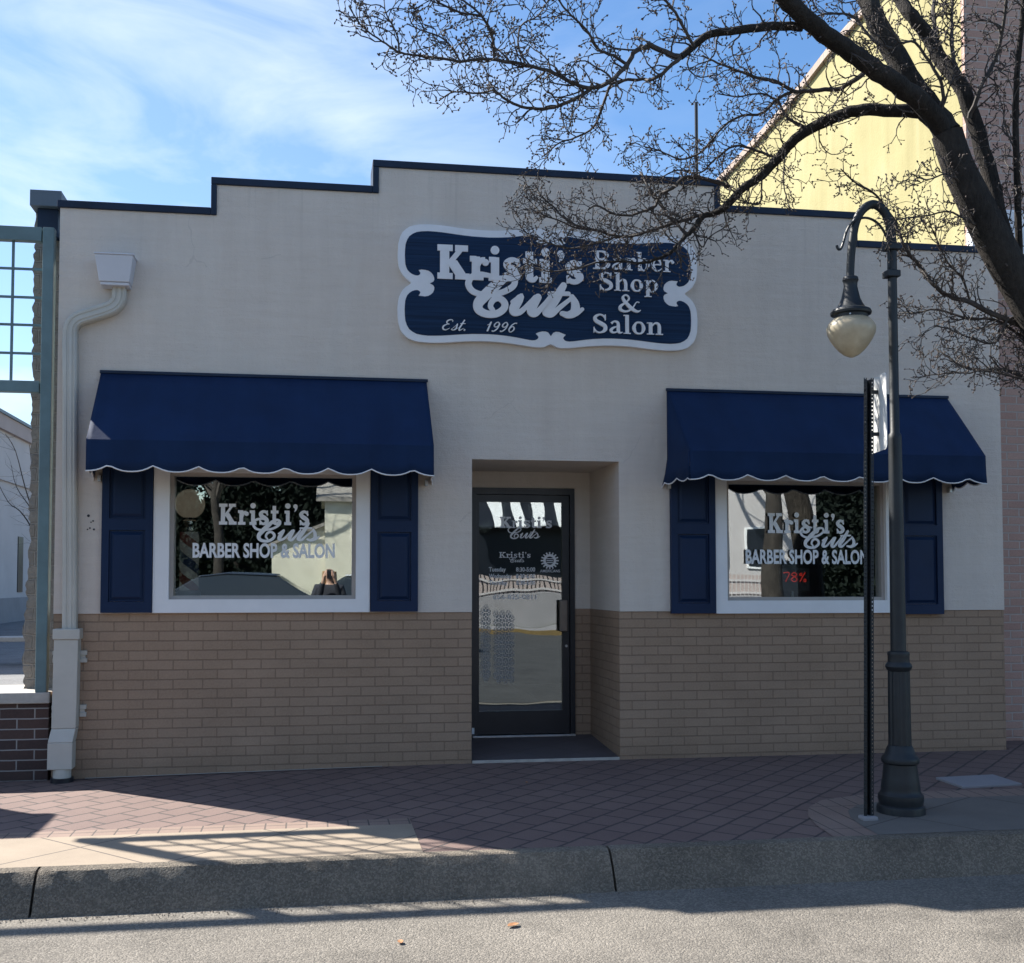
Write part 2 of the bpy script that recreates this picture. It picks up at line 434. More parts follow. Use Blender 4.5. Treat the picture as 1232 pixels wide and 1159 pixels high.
# ------------------------------------------------------------------ lettering
class Ink:
    """ribbons in a local (u, v) plane turned into thin raised strokes on the facade"""
    def __init__(s, y, depth, step=.00035):
        s.mb = MB(); s.y = y; s.d = depth; s.k = 0; s.step = step
    def poly(s, pts):
        dy = (s.k % 13) * s.step; s.k += 1
        s.mb.plate(pts, s.y, s.y - s.d - dy)
    def ribbon(s, pts, w, per=6, closed=False, smooth=True, caps=True):
        """pts (x, z), w width or list, world units"""
        if not hasattr(w, '__len__'): w = [w] * len(pts)
        P = [(a, b, c) for (a, b), c in zip(pts, w)]
        if smooth and len(P) > 2 or closed: P = catmull(P, per, closed)
        n = len(P); Lf = []; Rt = []
        for i in range(n):
            a = P[(i - 1) % n] if closed or i > 0 else P[i]
            b = P[(i + 1) % n] if closed or i < n - 1 else P[i]
            dx, dz = b[0] - a[0], b[1] - a[1]; q = math.hypot(dx, dz) or 1
            nx, nz = -dz / q, dx / q; h = P[i][2] / 2
            Lf.append((P[i][0] + nx * h, P[i][1] + nz * h)); Rt.append((P[i][0] - nx * h, P[i][1] - nz * h))
        dy = (s.k % 13) * s.step; s.k += 1
        y0, y1 = s.y, s.y - s.d - dy
        vs = [(a[0], y0, a[1]) for a in Lf] + [(a[0], y0, a[1]) for a in Rt] + [(a[0], y1 - s.step * 7 * i / n, a[1]) for i, a in enumerate(Lf)] + [(a[0], y1 - s.step * 7 * i / n, a[1]) for i, a in enumerate(Rt)]
        fs = []
        for i in range(n if closed else n - 1):
            j = (i + 1) % n
            fs += [(2 * n + i, 3 * n + i, 3 * n + j, 2 * n + j), (i, 2 * n + i, 2 * n + j, j), (3 * n + i, n + i, n + j, 3 * n + j)]
        s.mb.add(vs, fs)
        if caps and not closed:
            for q in (P[0], P[-1]):
                if q[2] > 1e-4: s.disc(q[0], q[1], q[2] / 2)
    def disc(s, x, z, r, n=14, rz=None):
        rz = rz or r
        s.poly([(x + r * math.cos(2 * math.pi * k / n), z + rz * math.sin(2 * math.pi * k / n)) for k in range(n)])

# glyphs: ('l', x0,y0,x1,y1,w) flat bar; ('c', [(x,y,w)...]) curve; ('o', [(x,y,w)...]) closed curve; ('d', x,y,r) dot; advance
SLAB = {
 'K': (.80, [('l', .20, 0, .20, .72, .19), ('l', .02, .055, .40, .055, .11), ('l', .02, .665, .40, .665, .11), ('l', .27, .28, .62, .66, .10), ('l', .46, .665, .78, .665, .11), ('l', .36, .40, .64, .04, .19), ('l', .46, .055, .82, .055, .11)]),
 'r': (.46, [('l', .17, 0, .17, .5, .17), ('l', .02, .05, .36, .05, .1), ('l', .02, .45, .18, .45, .1), ('c', [(.2, .28, .09), (.28, .41, .1), (.4, .43, .1)]), ('d', .41, .38, .075)]),
 'i': (.37, [('l', .18, 0, .18, .5, .17), ('l', .02, .05, .34, .05, .1), ('l', .03, .45, .2, .45, .1), ('d', .18, .66, .095)]),
 's': (.48, [('c', [(.42, .34, .05), (.34, .44, .09), (.21, .46, .1), (.10, .38, .13), (.17, .29, .15), (.30, .23, .15), (.39, .14, .13), (.28, .045, .1), (.14, .06, .09), (.06, .17, .05)]), ('l', .40, .32, .40, .5, .05), ('l', .07, 0, .07, .18, .05)]),
 't': (.40, [('l', .18, .08, .18, .66, .16), ('l', .02, .45, .37, .45, .1), ('c', [(.18, .12, .16), (.22, .06, .12), (.30, .05, .09), (.38, .12, .05)])]),
 "'": (.20, [('d', .10, .65, .075), ('c', [(.12, .65, .13), (.12, .55, .07), (.06, .46, .02)])]),
 ' ': (.2, []),
}
TIMES = {
 'B': (.68, [('l', .17, 0, .17, .7, .13), ('l', .02, .02, .3, .02, .045), ('l', .02, .68, .3, .68, .045), ('c', [(.2, .675, .05), (.42, .66, .08), (.52, .53, .14), (.42, .40, .08), (.2, .375, .05)]), ('c', [(.2, .37, .05), (.46, .35, .09), (.57, .19, .15), (.45, .045, .09), (.2, .025, .05)])]),
 'a': (.50, [('c', [(.10, .37, .1), (.2, .46, .06), (.32, .42, .1), (.34, .28, .12), (.34, .10, .12), (.40, .03, .07), (.48, .06, .03)]), ('o', [(.34, .25, .04), (.2, .23, .07), (.09, .12, .12), (.17, .03, .07), (.33, .1, .05)])]),
 'r': (.42, [('l', .15, 0, .15, .46, .12), ('l', .02, .02, .28, .02, .04), ('l', .02, .445, .17, .445, .04), ('c', [(.17, .3, .05), (.26, .43, .06), (.35, .42, .09)]), ('d', .36, .38, .06)]),
 'b': (.54, [('l', .14, 0, .14, .72, .12), ('l', .02, .70, .16, .70, .04), ('o', [(.17, .25, .05), (.22, .42, .06), (.33, .45, .06), (.44, .24, .13), (.33, .03, .06), (.21, .05, .06)])]),
 'e': (.46, [('c', [(.08, .25, .05), (.24, .27, .045), (.38, .28, .06), (.33, .43, .08), (.22, .46, .05), (.10, .36, .1), (.09, .2, .13), (.17, .06, .09), (.29, .03, .05), (.41, .12, .03)])]),
 'S': (.56, [('c', [(.46, .52, .03), (.4, .64, .06), (.27, .69, .06), (.12, .6, .12), (.14, .46, .14), (.30, .36, .15), (.44, .26, .14), (.44, .11, .13), (.28, .01, .06), (.14, .05, .06), (.07, .18, .03)]), ('l', .455, .48, .455, .70, .03), ('l', .075, 0, .075, .22, .03)]),
 'h': (.58, [('l', .14, 0, .14, .72, .12), ('l', .02, .02, .26, .02, .04), ('l', .02, .70, .16, .70, .04), ('c', [(.17, .3, .05), (.27, .43, .06), (.37, .43, .09), (.43, .32, .12), (.43, 0, .12)]), ('l', .31, .02, .56, .02, .04)]),
 'o': (.52, [('o', [(.09, .23, .13), (.15, .41, .08), (.25, .45, .06), (.36, .41, .08), (.42, .23, .13), (.36, .06, .08), (.25, .02, .06), (.15, .06, .08)])]),
 'p': (.56, [('l', .14, -.2, .14, .46, .12), ('l', .02, -.18, .27, -.18, .04), ('l', .02, .445, .16, .445, .04), ('o', [(.17, .24, .05), (.22, .41, .06), (.33, .45, .06), (.45, .24, .13), (.33, .02, .06), (.21, .05, .06)])]),
 '&': (.80, [('c', [(.76, .40, .04), (.66, .41, .04), (.55, .2, .06), (.42, .06, .08), (.26, .01, .08), (.12, .08, .12), (.12, .22, .12), (.28, .37, .07), (.40, .52, .07), (.38, .64, .06), (.28, .69, .06), (.2, .6, .1), (.24, .46, .12), (.40, .24, .14), (.56, .08, .13), (.70, .02, .08), (.80, .08, .03)])]),
 'l': (.28, [('l', .14, 0, .14, .72, .12), ('l', .02, .02, .26, .02, .04), ('l', .02, .70, .16, .70, .04)]),
 'n': (.58, [('l', .14, 0, .14, .46, .12), ('l', .02, .02, .26, .02, .04), ('l', .02, .445, .16, .445, .04), ('c', [(.17, .3, .05), (.27, .43, .06), (.37, .43, .09), (.43, .32, .12), (.43, 0, .12)]), ('l', .31, .02, .56, .02, .04)]),
}
ITAL = {
 'E': (.52, [('c', [(.44, .56, .05), (.40, .68, .04), (.26, .70, .06), (.14, .60, .09), (.18, .46, .06), (.32, .40, .03), (.18, .38, .05), (.05, .24, .10), (.10, .07, .09), (.26, .01, .05), (.42, .14, .02)])]),
 's': (.34, [('c', [(.0, .05, .02), (.16, .3, .03), (.22, .44, .05), (.24, .28, .08), (.24, .1, .09), (.12, .01, .05), (.02, .06, .04)]), ('c', [(.22, .05, .03), (.36, .2, .015)])]),
 't': (.30, [('c', [(.17, .72, .09), (.10, .3, .10), (.08, .1, .09), (.14, .01, .06), (.30, .16, .015)]), ('l', .02, .47, .30, .47, .035)]),
 '.': (.26, [('d', .08, .05, .06)]),
 ' ': (.34, []),
 '1': (.36, [('c', [(.04, .45, .02), (.14, .52, .04), (.22, .68, .06)]), ('l', .20, .02, .20, .68, .1)]),
 '9': (.48, [('o', [(.10, .48, .09), (.16, .63, .06), (.27, .67, .05), (.37, .52, .08), (.28, .34, .05), (.15, .36, .06)]), ('c', [(.39, .55, .08), (.36, .25, .09), (.22, .04, .07), (.08, .05, .07)])]),
 '6': (.48, [('o', [(.10, .2, .09), (.18, .37, .06), (.30, .38, .05), (.38, .2, .09), (.28, .02, .05), (.16, .05, .06)]), ('c', [(.09, .2, .08), (.14, .45, .09), (.28, .64, .06), (.42, .64, .07)])]),
}
def write(ink, text, font, x, z, h, sx=1.0, shear=0, track=0.0, wmul=1.0, cap=.72):
    """h = cap height in metres; returns the end x"""
    k = h / cap
    T = lambda u, v: (x + (u * sx + v * shear) * k, z + v * k)
    for ch in text:
        adv, st = font[ch]
        for q in st:
            if q[0] == 'l':
                _, a, b, c, d, w = q; w *= wmul
                if abs(a - c) < 1e-6: ink.poly([T(a - w / 2, b), T(a + w / 2, b), T(c + w / 2, d), T(c - w / 2, d)])
                elif abs(b - d) < 1e-6: ink.poly([T(a, b - w / 2), T(c, b - w / 2), T(c, d + w / 2), T(a, d + w / 2)])
                else:
                    qx = w / 2 * math.hypot(c - a, d - b) / abs(d - b)
                    ink.poly([T(a - qx, b), T(a + qx, b), T(c + qx, d), T(c - qx, d)])
            elif q[0] in 'co':
                ink.ribbon([T(u, v) for u, v, w in q[1]], [w * k * wmul for u, v, w in q[1]], 5, q[0] == 'o', True, False)
            else:
                X, Z = T(q[1], q[2]); ink.disc(X, Z, q[3] * k)
        x += (adv * sx + track) * k
    return x

# the flowing word "Cuts", traced in a unit box: u 0..1 left to right, v 0 = baseline
def cuts(ink, x, z, W, wm=1.0):
    S = W / 905.0
    T = lambda q: (x + (q[0] - 575) * S, z + (755 - q[1]) * S)
    def rib(pts, w): ink.ribbon([T(p) for p in pts], [a * S * wm for a in w], 7)
    rib([(770, 450), (690, 442), (625, 462), (597, 515), (625, 568), (690, 592), (770, 590), (860, 570), (935, 525), (952, 480), (915, 455), (860, 475), (790, 535), (715, 610), (672, 665), (680, 715), (740, 742), (815, 735), (868, 695), (872, 650), (830, 618), (785, 635), (765, 680), (785, 712)],
        [30, 38, 42, 44, 42, 38, 38, 40, 42, 40, 40, 55, 72, 74, 68, 58, 50, 48, 48, 46, 42, 40, 36, 30])
    rib([(930, 640), (1000, 592), (985, 620), (945, 690), (950, 722), (1000, 712), (1070, 640), (1110, 600)], [22, 30, 58, 66, 52, 38, 30, 34])
    rib([(1130, 600), (1085, 680), (1080, 716), (1115, 722), (1180, 650), (1225, 590)], [50, 62, 56, 44, 32, 26])
    rib([(1330, 500), (1270, 600), (1205, 690), (1200, 718), (1240, 722), (1300, 670), (1400, 588)], [46, 66, 68, 52, 42, 34, 26])
    ink.ribbon([T((1222, 566)), T((1368, 562))], 30 * S * wm, smooth=False)
    rib([(1395, 585), (1420, 640), (1415, 700), (1365, 726), (1318, 716)], [36, 56, 62, 48, 34])
    rib([(1385, 722), (1430, 712), (1475, 678)], [40, 34, 26])

def bfont(mb, text, x, z, h, y, width=None, bold=0.0, depth=.0004):
    """built-in sans lettering, flat on the XZ plane facing -Y, scaled to width"""
    cu = bpy.data.curves.new('tmp', 'FONT'); cu.body = text; cu.size = 1; cu.offset = bold; cu.resolution_u = 4; cu.fill_mode = 'FRONT'
    ob = bpy.data.objects.new('tmp', cu); COL.objects.link(ob)
    dg = bpy.context.evaluated_depsgraph_get(); me = ob.evaluated_get(dg).to_mesh()
    vs = [v.co.copy() for v in me.vertices]; fs = [tuple(p.vertices) for p in me.polygons]
    ob.evaluated_get(dg).to_mesh_clear(); bpy.data.objects.remove(ob); bpy.data.curves.remove(cu)
    x0 = min(v.x for v in vs); x1 = max(v.x for v in vs); y1 = max(v.y for v in vs)
    sz = h / y1; sx = (width / (x1 - x0)) if width else sz
    mb.add([(x + (v.x - x0) * sx, y, z + v.y * sz) for v in vs], fs)

# ------------------------------------------------------------------ the shop
ZB = 1.255           # top of the brick base
XE = 7.9             # right end of the front
RX0, RX1, RD, RZ = 3.217, 4.445, .96, 2.492      # recess
shop = empty('shop_building', (3.9, 0, 0), 'single storey beige stucco barber shop with tan brick base and stepped navy roofline', 'building')
def para(x):
    return 4.44 if x < 1.155 or x > 6.562 else (4.685 if x < 2.43 or x > 5.315 else 4.90)
WL = (.77, 2.355, 1.29, 2.42); WR = (5.305, 6.865, 1.27, 2.42)
def solid(x, z):
    if z > para(x): return False
    for a in (WL, WR):
        if a[0] < x < a[1] and a[2] < z < a[3]: return False
    if RX0 < x < RX1 and z < RZ: return False
    return True
xs = [0, WL[0], 1.155, WL[1], 2.43, RX0, RX1, WR[0], 5.315, 6.562, WR[1], XE]
zs = [ZB, WR[2], WL[2], 2.42, RZ, 4.44, 4.685, 4.90]
mb = MB(); grid_wall(mb, xs, zs, solid, -.012, .25)
# recess sides above the brick
mb.box(RX0 - .2, RX0 - .001, .251, RD + .2, ZB, RZ + .3); mb.box(RX1 + .001, RX1 + .2, .251, RD + .2, ZB, RZ + .3)
mb.box(RX0, RX1, .251, RD + .2, RZ, RZ + .3)                                   # soffit
mb.box(4.30, RX1, RD, RD + .18, ZB, RZ - .001); mb.box(RX0, 3.352, RD, RD + .18, ZB, RZ - .001); mb.box(3.3521, 4.2999, RD, RD + .18, 2.345, RZ - .001)
mb.build('wall', M['stucco'], shop)
mb = MB(); grid_wall(mb, [0, RX0, RX1, XE], [-.25, ZB - .002], lambda x, z: not (RX0 < x < RX1), 0, .248)
mb.box(RX0 - .2, RX0 - .002, .25, RD + .2, -.2, ZB - .002); mb.box(RX1 + .002, RX1 + .2, .25, RD + .2, -.2, ZB - .002)
mb.box(4.30, RX1, RD, RD + .18, .05, ZB - .002); mb.box(RX0, 3.352, RD, RD + .18, .05, ZB - .002)
mb.build('brick_base', M['brick'], shop)
# parapet coping: navy metal following the steps
mb = MB(); h = .052
def cop(x0, x1, z): mb.box(x0, x1, -.03, .30, z - h, z + .006)
def copv(x0, x1, z0, z1): mb.box(x0, x1, -.03, .30, z0, z1)
cop(-.02, 1.135, 4.44); copv(1.135, 1.18, 4.44 - h, 4.685 - h - .001); cop(1.135, 2.405, 4.685); copv(2.405, 2.455, 4.685 - h, 4.90 - h - .001)
cop(2.405, 5.34, 4.90); copv(5.29, 5.34, 4.685 - h, 4.90 - h - .001); cop(5.341, 6.58, 4.685); copv(6.54, 6.58, 4.44 - h, 4.685 - h - .001); cop(6.581, XE + .03, 4.44)
mb.build('parapet_coping', M['navy'], shop, bevel=.006)
mb = MB(); mb.box(.001, .2, .2501, 14, -.2, 4.3); mb.box(XE - .2, XE - .001, .2501, 14, -.2, 4.3); mb.box(.2, XE - .2, 13.8, 14, -.2, 4.3)
mb.build('side_wall', M['stone'], shop)
MB().box(.2, XE - .2, .252, 13.8, 3.9, 4.05).build('roof', M['tar'], shop)
# interior shell
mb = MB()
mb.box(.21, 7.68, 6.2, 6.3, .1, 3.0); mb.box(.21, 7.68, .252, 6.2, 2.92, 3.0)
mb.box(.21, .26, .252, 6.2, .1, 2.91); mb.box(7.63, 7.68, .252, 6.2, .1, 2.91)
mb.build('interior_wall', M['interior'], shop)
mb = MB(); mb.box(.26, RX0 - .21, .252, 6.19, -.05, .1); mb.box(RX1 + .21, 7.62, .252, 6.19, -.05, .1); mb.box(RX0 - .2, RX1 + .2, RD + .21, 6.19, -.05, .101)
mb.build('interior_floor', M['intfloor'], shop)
MB().hexa([(RX0 - .02, .012, -.1), (RX1 + .02, .012, -.1), (RX1 + .02, RD + .02, -.1), (RX0 - .02, RD + .02, -.1)],
          [(RX0 - .02, .012, .06), (RX1 + .02, .012, .06), (RX1 + .02, RD + .02, .125), (RX0 - .02, RD + .02, .125)]).build('entry_floor', M['slate'], shop)
MB().box(RX0 + .005, RX1 - .005, -.006, .010, .02, .066).build('entry_nosing', M['coping'], shop, bevel=.003)
mb = MB(); mb.tube([(6.225, 3, 4.05), (6.225, 3, 6.93)], .019, 10); mb.build('vent_pipe', M['dark'], shop, smooth=True)
for dx, dz, r in ((.0, .02, .011), (.035, -.02, .007), (.012, -.075, .007), (.042, -.085, .008), (.02, -.03, .006), (-.005, -.085, .006)):
    MB().tube([(.245 + dx, -.0115, 1.985 + dz), (.245 + dx, -.0145, 1.985 + dz)], r, 8).build('anchor_hole', M['dark'], shop)

# windows
def window(W, gx0, gx1, z0, z1, gz0, tx, ty, lab):
    x0, x1 = W
    mb = MB()
    xs_ = [x0, gx0 - .018, gx1 + .018, x1]; zs_ = [z0, gz0 - .02, z1 - .09, z1]
    grid_wall(mb, xs_, zs_, lambda x, z: not (xs_[1] < x < xs_[2] and zs_[1] < z < zs_[2]), -.04, .06)
    w = mb.build('window', M['white'], shop, bevel=.006)
    mb = MB(); xs2 = [gx0 - .018, gx0 + .012, gx1 - .012, gx1 + .018]; zs2 = [gz0 - .02, gz0 + .008, z1 - .115, z1 - .09]
    grid_wall(mb, xs2, zs2, lambda x, z: not (xs2[1] < x < xs2[2] and zs2[1] < z < zs2[2]), .0, .075)
    mb.build('sash', M['beige'], w, bevel=.004)
    q = lambda x, z: .053 + tx * (x - (gx0 + gx1) / 2) + ty * (z - (gz0 + z1) / 2)
    C4 = [(gx0 + .005, gz0), (gx1 - .005, gz0), (gx1 - .005, z1 - .1), (gx0 + .005, z1 - .1)]
    MB().hexa([(x, q(x, z), z) for x, z in C4], [(x, q(x, z) - .004, z) for x, z in C4]).build('pane', M['glass'], w)
    ink = Ink(.030, .0004, .0001)
    return w, ink
wl, ink = window((.731, 2.395), .868, 2.267, 1.26, 2.44, 1.383, -.0185, -.0105, '')
def krist(ink, x0, x1, z, h, gap=.06):
    k = h / .72
    tot = sum(SLAB[c][0] for c in "Kristi's") + gap * 7 + .16
    sx = (x1 - x0) / k / tot
    x = x0
    for i, c in enumerate("Kristi's"):
        write(ink, c, SLAB, x, z, h, sx)
        x += (SLAB[c][0] + gap + (.16 if i == 4 else 0)) * k * sx
krist(ink, 1.215, 1.918, 1.947, .165)
cuts(ink, 1.47, 1.812, .53, .8)
bfont(ink.mb, 'BARBER SHOP & SALON', 1.02, 1.692, .112, .0295, 1.10, .032)
ink.mb.build('lettering', M['vinyl'], wl)
wr, ink = window((5.267, 6.90), 5.385, 6.775, 1.235, 2.44, 1.362, 0, 0, '')
krist(ink, 5.752, 6.45, 1.911, .170)
cuts(ink, 6.035, 1.782, .53, .8)
bfont(ink.mb, 'BARBER SHOP & SALON', 5.555, 1.655, .118, .0295, 1.105, .032)
ink.mb.build('lettering', M['vinyl'], wr)

# shutters: flat stiles with two raised panels
def shutter(x0, x1, z0, z1):
    st = .055; zm0, zm1 = 1.895, 1.985
    xs_ = [x0, x0 + st, x1 - st, x1]; zs_ = [z0, z0 + .085, zm0, zm1, z1 - .06, z1]
    mb = MB(); grid_wall(mb, xs_, zs_, lambda x, z: not (xs_[1] < x < xs_[2] and (zs_[1] < z < zm0 or zm1 < z < zs_[4])), -.052, -.013)
    s = mb.build('shutter', M['shutter'], shop, bevel=.004)
    mb = MB()
    for a, b in ((zs_[1], zm0), (zm1, zs_[4])):
        u0, u1 = x0 + st + .002, x1 - st - .002; a += .002; b -= .002; e = .035
        mb.box(u0, u1, -.034, -.014, a, b)
        mb.hexa([(u0 + .012, -.0341, a + .012), (u1 - .012, -.0341, a + .012), (u1 - .012, -.0341, b - .012), (u0 + .012, -.0341, b - .012)],
                [(u0 + e, -.049, a + e), (u1 - e, -.049, a + e), (u1 - e, -.049, b - e), (u0 + e, -.049, b - e)])
    mb.build('panel', M['shutter'], s)
shutter(.349, .727, 1.262, 2.46); shutter(2.400, 2.777, 1.262, 2.46); shutter(4.878, 5.262, 1.237, 2.46); shutter(6.905, 7.31, 1.222, 2.46)

# door
DY = .985
mb = MB(); fx = [3.353, 3.395, 4.255, 4.298]; fz = [.118, .135, 2.285, 2.343]
grid_wall(mb, fx, fz, lambda x, z: not (fx[1] < x < fx[2] and z < fz[2]), DY - .045, DY + .06)
door = mb.build('door', M['dark'], shop, bevel=.003)
mb = MB(); lx = [3.399, 3.425, 4.187, 4.251]; lz = [.14, .345, 2.218, 2.281]
grid_wall(mb, lx, lz, lambda x, z: not (lx[1] < x < lx[2] and lz[1] < z < lz[2]), DY - .02, DY + .02)
mb.build('leaf_frame', M['dark'], door, bevel=.003)
MB().box(3.42, 4.19, DY - .003, DY + .003, .34, 2.222).build('glass', M['doorglass'], door)
MB().box(4.15, 4.225, DY - .075, DY - .03, 1.05, 1.335).build('handle', M['bronze'], door, bevel=.01)
mb = MB(); mb.box(4.16, 4.215, DY - .03, DY - .0205, 1.08, 1.30); mb.build('handle_plate', M['dark'], door)
mb = MB(); mb.tube([(4.222, DY - .0205, .92), (4.222, DY - .028, .92)], .012, 12); mb.build('lock', M['steel'], door)
MB().box(3.36, 4.29, DY - .09, DY - .046, .118, .136).build('threshold', M['steel'], door, bevel=.003)
MB().box(3.356, 3.378, DY - .049, DY - .0455, .15, .205).build('sticker', M['vinyl'], door)
ink = Ink(DY - .0045, .0004, .0001)
write(ink, "Kristi's", TIMES | {'K': SLAB['K'], 'i': SLAB['i'], 't': SLAB['t'], 's': SLAB['s'], "'": SLAB["'"]}, 3.615, 1.985, .10, .95, track=.02)
cuts(ink, 3.685, 1.885, .30, .7)
write(ink, "Kristi's", SLAB, 3.608, 1.715, .052, 1.08, track=.03, wmul=.75)
cuts(ink, 3.70, 1.672, .14, .6)
ink.mb.build('lettering', M['vinyl'], door); ink = Ink(DY - .0045, .0004, .0001)
for k, (a, b) in enumerate((('Tuesday', '8:30-5:00'), ('Wednesday', '8:30-6:00'), ('Thursday', '8:30-6:00'))):
    z = 1.592 - k * .060
    bfont(ink.mb, a, 3.516, z, .038, DY - .005, (.155, .21, .17)[k], .022); bfont(ink.mb, b, 3.765, z, .038, DY - .005, .175, .022)
bfont(ink.mb, '856-825-0811', 3.555, 1.342, .042, DY - .005, .395, .008)
ink.mb.build('opening_hours', M['vinyl'], door); ink = Ink(DY - .0045, .0004, .0001)
# toothed seal with a word under it
cx, cz = 4.075, 1.69; N = 26
ink.ribbon([(cx + .048 * math.cos(2 * math.pi * k / N * 2) , cz + .048 * math.sin(2 * math.pi * k / N * 2)) for k in range(13)], .022, 3, True)
for k in range(16):
    a = 2 * math.pi * k / 16; ink.ribbon([(cx + .05 * math.cos(a), cz + .05 * math.sin(a)), (cx + .083 * math.cos(a), cz + .078 * math.sin(a))], .012, smooth=False, caps=False)
for dz in (.018, 0, -.018): ink.poly([(cx - .03, cz + dz - .004), (cx + .03, cz + dz - .004), (cx + .03, cz + dz + .004), (cx - .03, cz + dz + .004)])
bfont(ink.mb, 'AMERICANS', 3.985, 1.585, .024, DY - .005, .185, .01)
ink.mb.build('seal_decal', M['vinyl'], door)
# frosted lattice of nested diamonds low on the glass
ink = Ink(DY - .0045, .0004, .0001)
px_, pz_ = .0585, .078
for (a0, a1, b0, b1) in ((3.43, 3.535, .60, 1.30), (3.55, 3.755, .585, 1.24)):
    i = 0; z = b0 + pz_ / 2
    while z < b1:
        x = a0 + px_ * (.5 if i % 2 else 1.0)
        while x < a1 - .01:
            for rr, w in ((.011, .0), (.026, .0042), (.042, .0035)):
                P = [(x + rr * .75, z), (x, z + rr), (x - rr * .75, z), (x, z - rr)]
                P = [(min(max(p[0], a0), a1), p[1]) for p in P]
                if w == 0: ink.poly(P)
                else:
                    for q in range(4):
                        A, B = P[q], P[(q + 1) % 4]
                        if abs(A[0] - B[0]) > .004: ink.ribbon([(A[0] + (B[0] - A[0]) * .15, A[1] + (B[1] - A[1]) * .15), (A[0] + (B[0] - A[0]) * .85, A[1] + (B[1] - A[1]) * .85)], w, smooth=False, caps=False)
            x += px_
        z += pz_ / 2; i += 1
ink.mb.build('lattice_decal', simple('frosted_vinyl', (.42, .44, .46), .6), door)

# ------------------------------------------------------------------ awnings
def awning(x0, x1, zt, zf, zl, label):
    root = empty('awning', ((x0 + x1) / 2, 0, zf), label, 'awning', 'navy canvas awnings over the shop windows')
    D = .55; yb = -.013; N = max(24, int((x1 - x0) * 14)); K = 6
    mb = MB()
    ns = round((x1 - x0) / .335); pit = (x1 - x0) / ns
    sc = lambda x: zl + .045 * (1 - abs(math.sin(math.pi * ((x - x0) / pit + .5)))) ** 1.3   # cusps up, rounded troughs
    vs = []; fs = []
    M_ = N * 2
    for i in range(M_ + 1):
        x = x0 + (x1 - x0) * i / M_
        rb = abs(math.sin(2 * math.pi * i / M_)); sag = .016 * rb + .003 * math.sin(i * .7) - (.0025 if i % 17 == 0 and i else 0)
        for k in range(K + 1):
            t = k / K
            vs.append((x, yb - D * t, zt + (zf - zt) * t - sag * math.sin(math.pi * t)))
        wv = .008 * math.sin(i * .55) + .004 * math.sin(i * 1.3 + 1)
        for k in range(1, 4):
            t = k / 3
            vs.append((x, yb - D - (.012 + wv) * t * t, zf + (sc(x) - zf) * t))
    R_ = K + 4
    for i in range(M_):
        for k in range(R_ - 1):
            a = i * R_ + k; fs.append((a, a + 1, a + R_ + 1, a + R_))
    mb.add(vs, fs)
    # side gores with their own short valance
    edge = {}
    for sgn, xx in ((1, x0), (-1, x1)):
        n = 12; b = len(mb.v); vv = []
        for i in range(n + 1):
            t = i / n; y = yb - D * t
            zz = zl + .035 * (1 - abs(math.sin(math.pi * (t * 2)))) if t < 1 else sc(xx)
            zz = zz if t > 0 else zl - .02
            out = -sgn * .03 * (1 - t) ** 2
            vv += [(xx, y, zt + (zf - zt) * t), (xx, y, zf), (xx + out * .6, y, (zf + zz) / 2), (xx + out * 1.6, y, zz)]
        ff = []
        for i in range(n):
            for k in range(3):
                a = i * 4 + k; ff.append((a, a + 1, a + 5, a + 4))
        mb.add(vv, ff); edge[xx] = [vv[i * 4 + 3] for i in range(n + 1)]
    can = mb.build('canopy', M['awning'], root, smooth=True, angle=30)
    so = can.modifiers.new('thickness', 'SOLIDIFY'); so.thickness = .003; so.offset = 1
    mb = MB()
    mb.tube([vs[i * R_ + R_ - 1] for i in range(M_ + 1)], .0058, 6)
    for e in edge.values(): mb.tube(e, .0058, 6)
    mb.build('piping', M['piping'], root, smooth=True)
    mb = MB()
    mb.tube([(x0 + .01, yb - D + .02, zf - .012), (x1 - .01, yb - D + .02, zf - .012)], .0125, 8)
    for xx in (x0 + .015, (x0 + x1) / 2, x1 - .015):
        mb.tube([(xx, yb - D + .02, zf - .012), (xx, -.02, zf - .012)], .0125, 8); mb.tube([(xx, yb - D + .03, zf - .03), (xx, -.02, zt - .06)], .0125, 8)
    mb.tube([(x0 + .01, -.028, zt - .07), (x1 - .01, -.028, zt - .07)], .0125, 8)
    mb.build('frame', M['steel'], root, smooth=True)
    mb = MB(); mb.box(x0 - .01, x1 + .01, -.035, -.0125, zt - .012, zt + .012); mb.build('head_rail', M['navy'], root, bevel=.003)
    for xx in (x0 + .002, x1 - .002): MB().box(xx - .012, xx + .012, -.06, -.013, zl - .03, zl + .015).build('bracket', M['steel'], root)
    return root
awning(.325, 2.845, 3.118, 2.527, 2.298, 'navy awning over the left window with a sunlit patch at its corner')
awning(4.862, 7.39, 3.100, 2.527, 2.30, 'navy awning over the right window, behind the street lamp')

# ------------------------------------------------------------------ carved sign on the wall
sgn = empty('wall_sign', (3.863, -.013, 3.905), 'carved navy and white scroll edged sign on the wall reading Kristi\'s Cuts Barber Shop & Salon', 'sign')
SU = .00108; cxs, czs = 3.863, 3.905; HW = 1163
outer = [(100, 5), (60, 32), (22, 80), (3, 140), (0, 250), (15, 345), (58, 405), (120, 436), (200, 446), (300, 446), (400, 438), (500, 428), (620, 422), (750, 424), (870, 434), (980, 448), (1060, 456), (1120, 450), (HW, 425)]
inner = [(240, 0), (268, 12), (275, 45), (250, 85), (205, 102), (155, 97), (170, 76), (160, 58), (130, 55), (85, 78), (62, 115), (54, 160), (53, 250), (68, 325), (108, 370), (175, 392), (280, 394), (380, 386), (500, 374), (620, 368), (760, 370), (900, 385), (1000, 402), (1040, 402), (1064, 388), (1066, 372), (1045, 352), (1100, 330), (1145, 337), (HW, 366)]
